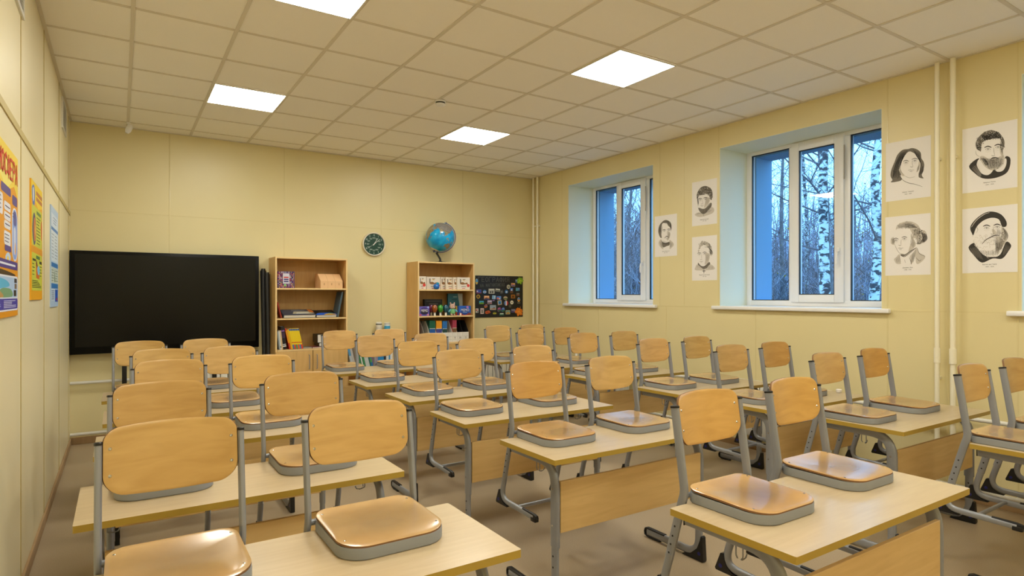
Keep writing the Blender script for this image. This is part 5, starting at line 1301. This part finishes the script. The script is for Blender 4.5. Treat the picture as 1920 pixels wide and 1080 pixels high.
st = curls(sh[2][1], 90, 3, 3.2, 16, 14) + curls(sh[2][1], 40, 0, 2.0, 14, 48) + curls(sh[5][1], 70, 2, 2.0, 16, 49) + hatch((545, 350), (570, 450), (530, 440), (560, 540), 9, 3, 1.4, 0, 50) + hatch((270, 300), (500, 220), (330, 350), (540, 320), 22, 3, 3.4, .5, 15) + hatch((300, 560), (580, 560), (380, 710), (520, 700), 26, 3, 1.8, .15, 16) + hatch((280, 570), (340, 560), (330, 660), (390, 690), 8, 3, 1.8, .2, 17)
st += [(3, 7, [(405, 590), (440, 565), (480, 562), (515, 580)]), (3, 3, [(455, 715), (450, 770), (470, 825)]), (2, 2, [(215, 470), (225, 520), (265, 548)])] + hatch((150, 690), (240, 620), (290, 830), (300, 780), 6, 1, 1.6, 0, 18)
st += face_marks((378, 452), (508, 428), (455, 430), (448, 535), (450, 600), 36, 1.6)
portrait(1.687, 2.024, 2.323, 2.809, [(33, 200), (748, 60), (750, 945), (33, 1030)], sh, st, ['Марко Поло', '1254 - 1324'], 'portrait print of a short haired bearded man with a white collar, right of the pipes')
# long bearded man in a beret
sh = [(3, [(120, 660), (215, 600), (300, 740), (450, 780), (540, 740), (610, 580), (672, 625), (640, 700), (560, 800), (440, 800), (300, 855), (200, 770)]),
      (1, [(560, 380), (600, 430), (612, 520), (590, 600), (540, 560), (540, 420)]),
      (0, [(270, 340), (400, 270), (500, 280), (545, 340), (550, 440), (530, 540), (400, 560), (280, 500), (220, 440)]),
      (0, [(205, 420), (230, 395), (250, 430), (235, 470), (210, 460)]),
      (0, [(190, 510), (280, 480), (380, 520), (450, 500), (540, 510), (590, 580), (540, 680), (500, 750), (420, 780), (330, 760), (250, 680), (195, 590)]),
      (1, [(480, 520), (540, 520), (590, 590), (530, 690), (500, 740), (490, 620)]),
      (3, [(145, 420), (160, 360), (240, 270), (350, 200), (450, 188), (550, 225), (612, 310), (612, 375), (560, 380), (520, 290), (430, 268), (330, 300), (255, 360), (215, 420), (185, 500), (165, 470)]),
      (1, [(430, 420), (470, 430), (490, 480), (450, 490)])]
st = curls(sh[4][1], 70, 1, 2.2, 24, 61) + curls(sh[5][1], 30, 2, 2.0, 20, 62) + curls(sh[1][1], 26, 2, 2.2, 14, 63) + hatch((500, 400), (545, 430), (480, 500), (530, 530), 8, 2, 1.3, 0, 64) + [(1, 5, [(160, 395), (230, 300), (330, 225), (400, 200)])] + hatch((250, 690), (540, 690), (300, 770), (500, 760), 18, 3, 1.8, .05, 19) + hatch((460, 540), (590, 560), (470, 740), (540, 690), 14, 2, 2, .1, 20) + hatch((560, 390), (605, 420), (560, 560), (600, 590), 8, 2, 2, .4, 21)
st += hatch((130, 665), (230, 620), (200, 780), (330, 840), 16, 2, 1.5, 0, 22) + hatch((560, 780), (640, 700), (600, 600), (665, 630), 8, 2, 1.5, 0, 23)
st += [(3, 6, [(300, 615), (350, 560), (420, 520), (480, 495), (525, 500)]), (2, 2, [(205, 420), (232, 398), (245, 430), (225, 470)])] + face_marks((362, 402), (498, 388), (450, 380), (440, 478), (460, 505), 36, 1.5)
portrait(1.686, 2.024, 1.718, 2.204, [(33, 165), (745, 80), (757, 972), (38, 998)], sh, st, ['Васко да Гама', '1469 - 1524'], 'portrait print of a long bearded man in a dark beret, right of the pipes')
# man with moustache and bow tie
sh = [(2, [(195, 590), (160, 480), (180, 360), (240, 280), (310, 240), (390, 270), (425, 340), (415, 470), (400, 400), (350, 350), (330, 300), (250, 310), (215, 400), (225, 520), (235, 600)]),
      (0, [(225, 400), (260, 310), (330, 305), (360, 355), (405, 400), (412, 500), (395, 590), (350, 660), (280, 670), (235, 610), (220, 500)]),
      (1, [(350, 470), (400, 500), (390, 600), (345, 660), (350, 560)]),
      (2, [(220, 640), (250, 690), (320, 705), (390, 680), (385, 750), (330, 770), (270, 800), (235, 730)]),
      (1, [(220, 630), (170, 690), (180, 760), (235, 820), (265, 830), (240, 740)]), (1, [(385, 640), (460, 700), (470, 750), (430, 800), (390, 830), (395, 720)]),
      (0, [(275, 800), (330, 775), (380, 760), (385, 820), (280, 830)])]
st = hatch((175, 380), (230, 310), (168, 490), (222, 540), 9, 3, 2.6, .15, 24) + hatch((395, 290), (425, 340), (402, 410), (420, 460), 6, 3, 2.6, .1, 51) + hatch((365, 480), (402, 500), (350, 640), (388, 590), 8, 2, 1.2, 0, 52) + hatch((230, 650), (390, 690), (245, 740), (380, 755), 14, 3, 1.8, .2, 53) + hatch((240, 290), (340, 245), (300, 320), (390, 340), 8, 3, 2.6, .3, 25) + [(3, 7, [(285, 610), (320, 580), (350, 578), (380, 600)]), (3, 5, [(240, 700), (310, 725), (385, 700)])]
st += hatch((180, 690), (225, 640), (240, 820), (260, 800), 7, 2, 2, 0, 26) + hatch((395, 660), (455, 700), (395, 820), (430, 790), 7, 2, 2, 0, 27) + face_marks((282, 462), (375, 448), (345, 450), (335, 560), (340, 615), 26, 1.2)
portrait(4.838, 5.181, 2.008, 2.492, [(88, 178), (528, 105), (538, 960), (88, 998)], sh, st, ['Давид Ливингстон', '1813 - 1873'], 'portrait print of a man with a moustache and dark bow tie beside the far window')
# young man with curly hair and high collar
sh = [(2, [(120, 250), (115, 200), (150, 140), (200, 122), (250, 150), (265, 200), (255, 260), (235, 235), (225, 200), (170, 210), (135, 215), (125, 260)]),
      (0, [(130, 225), (170, 210), (222, 205), (240, 250), (225, 300), (185, 335), (145, 335), (128, 290)]),
      (1, [(205, 230), (240, 250), (225, 300), (185, 335), (195, 290)]),
      (2, [(130, 335), (185, 345), (240, 290), (258, 300), (235, 370), (190, 400), (150, 380)]), (1, [(190, 395), (250, 330), (280, 350), (260, 390), (150, 425), (95, 405), (130, 380)])]
st = curls(sh[0][1], 70, 3, 3.4, 9, 28) + curls(sh[0][1], 30, 0, 2.2, 8, 54) + hatch((205, 235), (238, 250), (190, 320), (222, 300), 9, 2, 1.3, 0, 55) + hatch((195, 345), (250, 300), (200, 395), (240, 360), 9, 3, 2, 0, 56) + [(0, 3, [(190, 345), (245, 295)]), (3, 3, [(185, 345), (175, 380), (185, 420)])] + hatch((100, 405), (240, 380), (130, 385), (270, 350), 10, 3, 2, 0, 29)
st += hatch((118, 250), (128, 240), (128, 320), (135, 300), 4, 3, 3, 0, 30) + face_marks((148, 258), (198, 250), (170, 252), (166, 295), (166, 313), 15, 1.3)
portrait(4.281, 4.619, 2.322, 2.810, [(67, 90), (305, 45), (306, 487), (67, 518)], sh, st, ['Иван Крузенштерн', '1770 - 1846'], 'portrait print of a young man with tousled curls, left of the middle window')
# officer with a cross at the collar
sh = [(1, [(130, 720), (140, 680), (165, 655), (210, 660), (250, 700), (260, 760), (250, 800), (235, 770), (225, 720), (180, 690), (145, 720), (125, 770)]),
      (0, [(130, 760), (145, 715), (180, 690), (222, 715), (235, 770), (245, 800), (225, 850), (185, 885), (145, 875), (122, 820)]),
      (1, [(195, 770), (235, 780), (228, 850), (190, 880), (200, 830)]),
      (2, [(125, 860), (150, 890), (185, 895), (232, 855), (238, 890), (185, 925), (130, 900)]), (1, [(120, 880), (100, 900), (105, 935), (270, 930), (275, 900), (238, 880), (190, 930)])]
st = curls(sh[0][1], 46, 3, 2.6, 10, 31) + hatch((200, 775), (232, 780), (190, 870), (222, 850), 9, 2, 1.3, 0, 57) + hatch((210, 690), (255, 740), (235, 800), (262, 790), 8, 3, 2.6, .3, 32) + [(3, 8, [(182, 930), (182, 965)]), (3, 7, [(165, 942), (200, 942)]), (3, 4, [(125, 870), (180, 905), (235, 870)])]
st += hatch((105, 905), (180, 930), (125, 880), (200, 900), 8, 2, 2, 0, 33) + hatch((200, 930), (270, 925), (215, 890), (270, 895), 7, 2, 2, 0, 34) + face_marks((137, 780), (188, 774), (160, 776), (155, 830), (157, 850), 15, 1.2)
portrait(4.281, 4.619, 1.715, 2.200, [(63, 615), (303, 592), (306, 1032), (65, 1035)], sh, st, ['Фаддей Беллинсгаузен', '1778 - 1852'], 'portrait print of an officer with a small cross at his collar, below the curly man')

# ================================================================== posters on the left wall
def wall_poster(y0, y1, z0, z1, label, base, shapes, words=()):
    """board poster; shapes are (colour, outline) with u to the viewer's right (0..1 towards the back wall) and v up"""
    t = empty('wall_poster', (0, (y0 + y1) / 2, z0), label=label, cat='poster', group='colour posters on the left wall')
    W, H = y1 - y0, z1 - z0
    MB().box(0, 0.008, -W / 2, W / 2, 0, H).build('board', base, t, smooth=False)
    d = MB(); mats = []; idx = {}
    for k, (col, pts) in enumerate(shapes):
        if col not in idx: idx[col] = len(mats); mats.append(flat(col, 0.45))
        d.prism([((u - 0.5) * W, v * H) for u, v in pts], lambda u, v, q: (q, u, v), 0.0079, 0.0082 + 0.00004 * k, mat=idx[col])
    d.build('printed_picture', mats, t, smooth=False)
    for s_, size, col, u, v, wd in words:
        strokes_text('lettering', s_, size, wd, 0.0125, flat(col, 0.5), t, (0.0082 + 0.00004 * len(shapes), (u - 0.5) * W, v * H), ROT_LEFT)
R = lambda x0, x1, y0, y1: [(x0, y0), (x1, y0), (x1, y1), (x0, y1)]
def RR(x0, x1, y0, y1, r=0.02, asp=1.0):
    return [(x0 + (x1 - x0) / 2 + px, y0 + (y1 - y0) / 2 + py) for px, py in rrect((x1 - x0) / 2, (y1 - y0) / 2, min(r, (x1 - x0) / 2.01, (y1 - y0) / 2.01), 4)]
def lines(x0, x1, y0, y1, n, col, seed=0, th=0.004):
    r_ = random.Random(seed); return [(col, R(x0, x0 + (x1 - x0) * r_.uniform(.6, 1), y0 + (y1 - y0) * (i + .5) / n - th, y0 + (y1 - y0) * (i + .5) / n + th)) for i in range(n)]
OR, YE, PU, WH, SK = (222, 150, 20), (236, 208, 70), (76, 60, 140), (222, 226, 240), (120, 150, 216)
sh = [(YE, [(0, 1), (0, .80), (.35, .78), (.62, .74), (.86, .80), (1, .74), (1, 1)]), ((240, 226, 120), [(.2, .84), (.45, .80), (.6, .74), (.9, .86), (.9, .9), (.2, .95)]),
      (PU, RR(.02, .40, .715, .765)), (PU, RR(.45, .75, .715, .765)), (PU, RR(.80, .97, .685, .745)),
      (WH, RR(.02, .30, .42, .70, .04)), (SK, RR(.04, .28, .44, .68, .03)), (WH, RR(.33, .50, .58, .70, .02)), (WH, RR(.54, .74, .62, .67, .02)), (WH, RR(.54, .74, .565, .61, .02)), (WH, RR(.54, .74, .515, .56, .02)), (WH, RR(.54, .74, .42, .50, .02)), (PU, RR(.56, .76, .385, .42)),
      (WH, RR(.785, .985, .34, .67, .085)), ((130, 160, 226), RR(.80, .97, .35, .66, .075)), ((70, 80, 160), RR(.83, .94, .56, .65, .03)), ((200, 210, 240), RR(.84, .92, .38, .55, .03)), ((230, 170, 90), spline([(.88, .41), (.90, .46), (.92, .41), (.90, .38)])),
      ((180, 206, 240), spline([(.58, .35), (.62, .31), (.70, .32), (.74, .36), (.66, .38)])), ((230, 200, 60), spline([(.62, .34), (.65, .32), (.68, .34), (.65, .36)])),
      (PU, RR(0, .98, .285, .335, .01)), (WH, RR(.06, .9, .304, .316, .002)), ((70, 50, 24), spline([(0, .27), (.4, .275), (.8, .262), (.9, .25), (.7, .245), (.2, .25)])),
      (WH, RR(.01, .985, .035, .245, .03)), ((170, 196, 232), RR(.02, .97, .115, .235, .03)), ((90, 180, 220), spline([(.1, .19), (.3, .225), (.6, .215), (.7, .185), (.5, .17), (.2, .165)])), ((120, 160, 120), spline([(.3, .12), (.45, .165), (.62, .17), (.76, .16), (.78, .12)])),
      ((190, 150, 90), spline([(.1, .118), (.25, .165), (.42, .15), (.5, .118)])), ((50, 44, 50), RR(.86, .95, .205, .232, .004)), ((120, 100, 80), RR(.87, .945, .168, .2, .004)), ((60, 50, 40), RR(.84, .93, .122, .16, .004)),
      ((66, 60, 160), RR(.02, .975, .045, .108, .02))]
sh += lines(.06, .46, .052, .1, 5, (206, 206, 236), 1, .002) + lines(.52, .92, .052, .1, 5, (206, 206, 236), 2, .002) + lines(.56, .72, .43, .49, 3, (90, 90, 120), 3, .002) + lines(.81, .9, .60, .64, 2, (90, 90, 140), 9, .002)
for k in range(3): sh.append(((96, 90, 130), R(.57, .71, .641 - .052 * k, .646 - .052 * k)))
sh += lines(.35, .48, .60, .69, 4, (110, 110, 140), 4, .002)
wall_poster(2.95, 3.88, 1.452, 2.226, 'large orange and violet atmosphere poster cut by the left edge', flat(OR, 0.45), sh, [('АТМОСФЕРА', 0.088, (206, 50, 40), .58, .885, .74)])
GY_ = (200, 206, 70)
sh = [((240, 206, 40), [(0, 1), (0, .84), (.35, .84), (.6, .8), (1, .84), (1, 1)]), ((70, 110, 190), spline([(.05, .93), (.2, .97), (.3, .92), (.28, .82), (.16, .78), (.08, .84)])), ((230, 236, 240), spline([(.12, .93), (.2, .94), (.22, .86), (.15, .83)])),
      ((186, 112, 60), RR(.42, .97, .86, .895, .004)), ((186, 112, 60), RR(.42, .97, .91, .945, .004)),
      (GY_, RR(.05, .95, .46, .80, .03)), ((70, 120, 60), RR(.45, .85, .745, .775, .002)), ((60, 70, 110), spline([(.08, .58), (.14, .70), (.26, .74), (.38, .68), (.42, .58), (.34, .49), (.2, .47)])), ((206, 110, 50), spline([(.2, .58), (.22, .68), (.32, .70), (.4, .62), (.38, .53), (.26, .5)])), ((230, 190, 80), spline([(.3, .6), (.33, .65), (.38, .6), (.34, .55)])),
      ((200, 90, 40), spline([(.84, .68), (.9, .72), (.96, .66), (.94, .56), (.88, .55)])), (OR, R(0, 1, .40, .45)), (GY_, RR(.05, .95, .08, .40, .02)), ((70, 120, 60), RR(.4, .75, .355, .385, .002)), ((40, 50, 30), RR(.1, .38, .33, .35, .001)), ((40, 50, 30), RR(.7, .93, .32, .345, .001)),
      ((206, 110, 40), [(.4, .19), (.38, .32), (.44, .35), (.6, .26), (.72, .24), (.68, .18)]), ((120, 190, 226), spline([(.5, .27), (.62, .30), (.74, .27), (.70, .23), (.58, .22)])), ((80, 50, 40), [(.4, .32), (.44, .35), (.52, .30), (.46, .28)])]
sh += lines(.46, .8, .48, .73, 9, (70, 80, 40), 5, .004) + lines(.07, .92, .10, .17, 5, (50, 56, 30), 6, .003) + lines(.08, .3, .2, .32, 4, (60, 66, 36), 7, .003) + lines(.74, .93, .2, .31, 4, (60, 66, 36), 8, .003)
wall_poster(4.425, 5.012, 1.524, 2.224, 'yellow and orange earth science poster, middle of the three on the left wall', flat((232, 168, 26), 0.45), sh)
LB, DB = (176, 202, 232), (50, 120, 190)
sh = [((206, 222, 242), R(.04, .96, .80, .93)), (DB, R(.03, .97, .765, .795)), ((208, 222, 236), R(.03, .97, .46, .76)), (DB, R(.03, .97, .40, .445)), ((196, 208, 200), R(.03, .97, .24, .395)), ((70, 120, 70), spline([(.45, .26), (.5, .37), (.56, .26)])), ((60, 80, 60), R(.49, .52, .25, .38)), (DB, R(.03, .97, .185, .235)), ((196, 214, 234), R(.03, .5, .06, .18)), ((30, 90, 190), R(.55, .95, .05, .175)), ((200, 60, 80), spline([(.7, .08), (.8, .09), (.86, .07), (.78, .06)]))]
sh += lines(.3, .8, .83, .91, 3, (110, 140, 180), 11, .004) + lines(.08, .42, .48, .74, 8, (120, 140, 160), 12, .003) + lines(.52, .92, .48, .74, 8, (120, 140, 160), 13, .003) + lines(.07, .4, .25, .38, 5, (90, 110, 100), 14, .003) + lines(.62, .93, .25, .38, 5, (90, 110, 100), 15, .003) + lines(.07, .46, .07, .17, 5, (70, 100, 150), 16, .003)
wall_poster(5.62, 6.219, 1.463, 2.224, 'pale blue science poster nearest the back wall on the left', flat(LB, 0.45), sh)

# ================================================================== outside the windows
GZ = -1.25
MO = {'bark': None}
def birch_bark():
    m, nt, b = new_mat('birch_bark'); L = nt.links
    tc = N(nt, 'ShaderNodeTexCoord'); mp = N(nt, 'ShaderNodeMapping'); mp.inputs['Scale'].default_value = (5, 5, 9)
    L.new(tc.outputs['Object'], mp.inputs['Vector'])
    nz = N(nt, 'ShaderNodeTexNoise'); nz.inputs['Scale'].default_value = 1.6; nz.inputs['Detail'].default_value = 6; nz.inputs['Distortion'].default_value = 0.6
    L.new(mp.outputs[0], nz.inputs['Vector'])
    rp = N(nt, 'ShaderNodeValToRGB'); rp.color_ramp.elements[0].position = 0.44; rp.color_ramp.elements[0].color = srgb(66, 64, 70)
    rp.color_ramp.elements[1].position = 0.54; rp.color_ramp.elements[1].color = srgb(226, 226, 224)
    L.new(nz.outputs['Fac'], rp.inputs['Fac']); L.new(rp.outputs['Color'], b.inputs['Base Color']); b.inputs['Roughness'].default_value = 0.85
    return m
BARK = birch_bark()
DARKBARK = noisy('dark_bark', (92, 88, 92), (140, 134, 136), 6, 0.9, 5)
TWIG = flat((108, 100, 106), 0.9); TWIG2 = flat((164, 158, 170), 0.9)
struct(MB().box(6.62, 75, -30, 75, GZ - 0.1, GZ).build('ground', noisy('leaf_litter', (72, 60, 44), (104, 90, 60), 3, 0.95, 6), smooth=False))
def at(u, depth):
    p = CAMV + ray(u, 554) * depth; return Vector((p.x, p.y, GZ))
def grow(b, p, d, length, r, level, rg, mat):
    """a bough with side shoots"""
    n = 5; P = [p.copy()]; rad = []
    for i in range(n):
        d = (d + Vector((rg.uniform(-.22, .22), rg.uniform(-.22, .22), rg.uniform(-.08, .16)))).normalized()
        P.append(P[-1] + d * length / n)
    b.tube(P, r, n=5 if level < 2 else 3, radii=[1 - 0.75 * i / n for i in range(n + 1)], cap=False, mat=mat)
    if level >= 3: return
    for k in range(rg.randint(5, 7) if level < 2 else rg.randint(4, 6)):
        i = rg.randint(1, n); s_ = P[i]
        a = rg.uniform(0, 2 * PI); e = d.orthogonal().normalized(); e = Matrix.Rotation(a, 3, d) @ e
        dd = (d * rg.uniform(.5, 1.0) + e * rg.uniform(.5, .9) + Vector((0, 0, .1 if level < 2 else -.12))).normalized()
        grow(b, s_, dd, length * rg.uniform(.42, .62), max(0.003, r * 0.42), level + 1, rg, mat)
def tree(u, depth, h, r, lean, seed, bark, label, low=0.25, nb=15):
    rg = random.Random(seed); base = at(u, depth)
    t = empty('birch_tree' if bark is BARK else 'bare_tree', base, label=label, cat='tree', group='bare trees outside the windows')
    n = 9; P = [Vector((0, 0, 0))]
    for i in range(1, n + 1):
        k = i / n; P.append(Vector((lean[0] * k + rg.uniform(-.05, .05), lean[1] * k + rg.uniform(-.05, .05), h * k)))
    MB().tube(P, r, n=12, radii=[1.15] + [1 - 0.8 * i / n for i in range(1, n + 1)]).build('trunk', bark, t)
    b = MB()
    for k in range(nb):
        f_ = low + (1 - low) * (k + rg.random()) / nb; i = min(n - 1, int(f_ * n)); q = P[i].lerp(P[i + 1], f_ * n - i)
        a = rg.uniform(0, 2 * PI); d = Vector((math.cos(a), math.sin(a), rg.uniform(.25, .8))).normalized()
        grow(b, q, d, h * rg.uniform(.16, .30) * (1.25 - f_ * .6), r * (1 - 0.8 * f_) * 0.24, 1, rg, 0)
    b.build('branches', TWIG, t)
tree(1543, 11.5, 11, 0.125, (0.25, 0.1), 1, BARK, 'white birch trunk in the middle pane of the middle window, left of its pair', 0.36, 18)
tree(1570, 12.6, 11, 0.115, (-0.55, 0.35), 2, DARKBARK, 'grey trunk leaning behind the white birch in the middle pane', 0.32, 18)
tree(1629, 11.0, 11, 0.11, (0.62, -0.05), 3, BARK, 'white birch trunk slanting across the right pane of the middle window', 0.30, 18)
tree(1187, 15.0, 10, 0.085, (-0.5, 0.3), 4, DARKBARK, 'dark forked tree in the sash of the far window', 0.24, 22)
tree(1168, 19.0, 10, 0.075, (0.3, -0.2), 5, DARKBARK, 'thin dark tree at the left of the far window sash', 0.22, 20)
tree(1150, 17.0, 9, 0.07, (-0.2, 0.4), 12, DARKBARK, 'thin dark tree beside the blue jamb of the far window', 0.2, 18)
tree(1212, 18.0, 10, 0.08, (0.1, 0.3), 6, DARKBARK, 'dark tree by the right edge of the far window', 0.24, 18)
tree(1465, 16.0, 10, 0.075, (0.4, 0.2), 7, DARKBARK, 'dark tree in the left pane of the middle window', 0.22, 22)
tree(1520, 21.0, 12, 0.09, (-0.4, 0.2), 8, BARK, 'slim far birch left of the big white trunk', 0.3, 20)
tree(1603, 20.0, 12, 0.09, (0.2, 0.3), 9, DARKBARK, 'slim dark tree between the middle and right panes', 0.26, 20)
tree(1655, 17.0, 11, 0.08, (0.1, -0.3), 10, DARKBARK, 'dark tree at the right edge of the middle window', 0.24, 20)
tree(1440, 24.0, 12, 0.09, (0.3, 0.2), 11, DARKBARK, 'far dark tree beside the blue jamb of the middle window', 0.24, 18)
tree(1790, 14.0, 10, 0.08, (0.3, 0.2), 13, DARKBARK, 'dark tree outside the nearest window, partly behind the pipes', 0.24, 18)
tree(1935, 12.5, 11, 0.10, (-0.3, 0.1), 14, BARK, 'white birch outside the nearest window at the right edge', 0.3, 18)
rg = random.Random(77)
th = MB()
for i in range(1900):
    u = rg.uniform(1060, 1700) if i < 1300 else rg.uniform(1700, 2200); dp = rg.uniform(13.5, 30)
    if i % 4 == 0 and i < 1300: u = rg.uniform(1060, 1260)
    p = at(u, dp); h = rg.uniform(2.6, 5.4) * (0.8 + dp / 60); d = Vector((rg.uniform(-.2, .2), rg.uniform(-.2, .2), 1)).normalized(); mt = 0 if rg.random() < .6 else 1
    n = 5; P = [p]
    for k in range(n):
        d = (d + Vector((rg.uniform(-.15, .15), rg.uniform(-.15, .15), .05))).normalized(); P.append(P[-1] + d * h / n)
    th.tube(P, 0.009 + dp * 0.0003, n=3, radii=[1, .85, .7, .55, .4, .25], cap=False, mat=mt)
    for k in range(12):
        q = rg.randint(1, n); a = rg.uniform(0, 2 * PI); dd = Vector((math.cos(a) * .7, math.sin(a) * .7, rg.uniform(.3, 1))).normalized(); L_ = rg.uniform(.5, 1.3)
        m_ = P[q] + dd * L_ * .5; e_ = m_ + (dd + Vector((rg.uniform(-.4, .4), rg.uniform(-.4, .4), .1))) * L_ * .5
        th.tube([P[q], m_, e_], 0.004 + dp * 0.00018, n=3, radii=[1, .7, .3], cap=False, mat=mt)
tag(th.build('undergrowth', [TWIG, TWIG2], smooth=False), 'dense bare undergrowth between the trees outside the windows', 'undergrowth', kind='stuff')
fw = MB()
for i in range(3200):
    u = rg.uniform(1040, 1720) if i < 2200 else rg.uniform(1720, 2250); dp = rg.uniform(31, 46); p = at(u, dp); h = rg.uniform(3.5, 6.5) if i % 3 else rg.uniform(6, 9); w_ = rg.uniform(.03, .09)
    fw.tube([p, p + Vector((rg.uniform(-.3, .3), rg.uniform(-.3, .3), h * .6)), p + Vector((rg.uniform(-.6, .6), rg.uniform(-.6, .6), h))], w_, n=3, radii=[1, .7, .2], cap=False, mat=rg.randint(0, 1))
tag(fw.build('distant_wood', [flat((150, 150, 170), 0.95), flat((190, 190, 212), 0.95)], smooth=False), 'distant wood of thin haze-tinted stems along the horizon', 'wood', kind='stuff')  # both pale bluish stem colours have the distance haze painted in
lv = MB()
for i in range(2600):
    u = rg.uniform(1080, 1690); dp = rg.uniform(13, 24); p = at(u, dp); p.z = GZ + 1.6 + abs(rg.gauss(0, 1.9)); s_ = rg.uniform(.018, .036)
    a = Vector((rg.uniform(-1, 1), rg.uniform(-1, 1), rg.uniform(-1, 1))).normalized(); b_ = a.orthogonal().normalized() * s_; c_ = a.cross(b_)
    lv.add([p - b_, p - c_ * .6, p + b_, p + c_ * .6], [(0, 1, 2, 3)], rg.randint(0, 2))
tag(lv.build('last_leaves', [flat((150, 110, 50), 0.8), flat((120, 80, 50), 0.8), flat((170, 140, 50), 0.8)], smooth=False), 'last brown and yellow leaves on the undergrowth outside', 'leaves', kind='stuff')
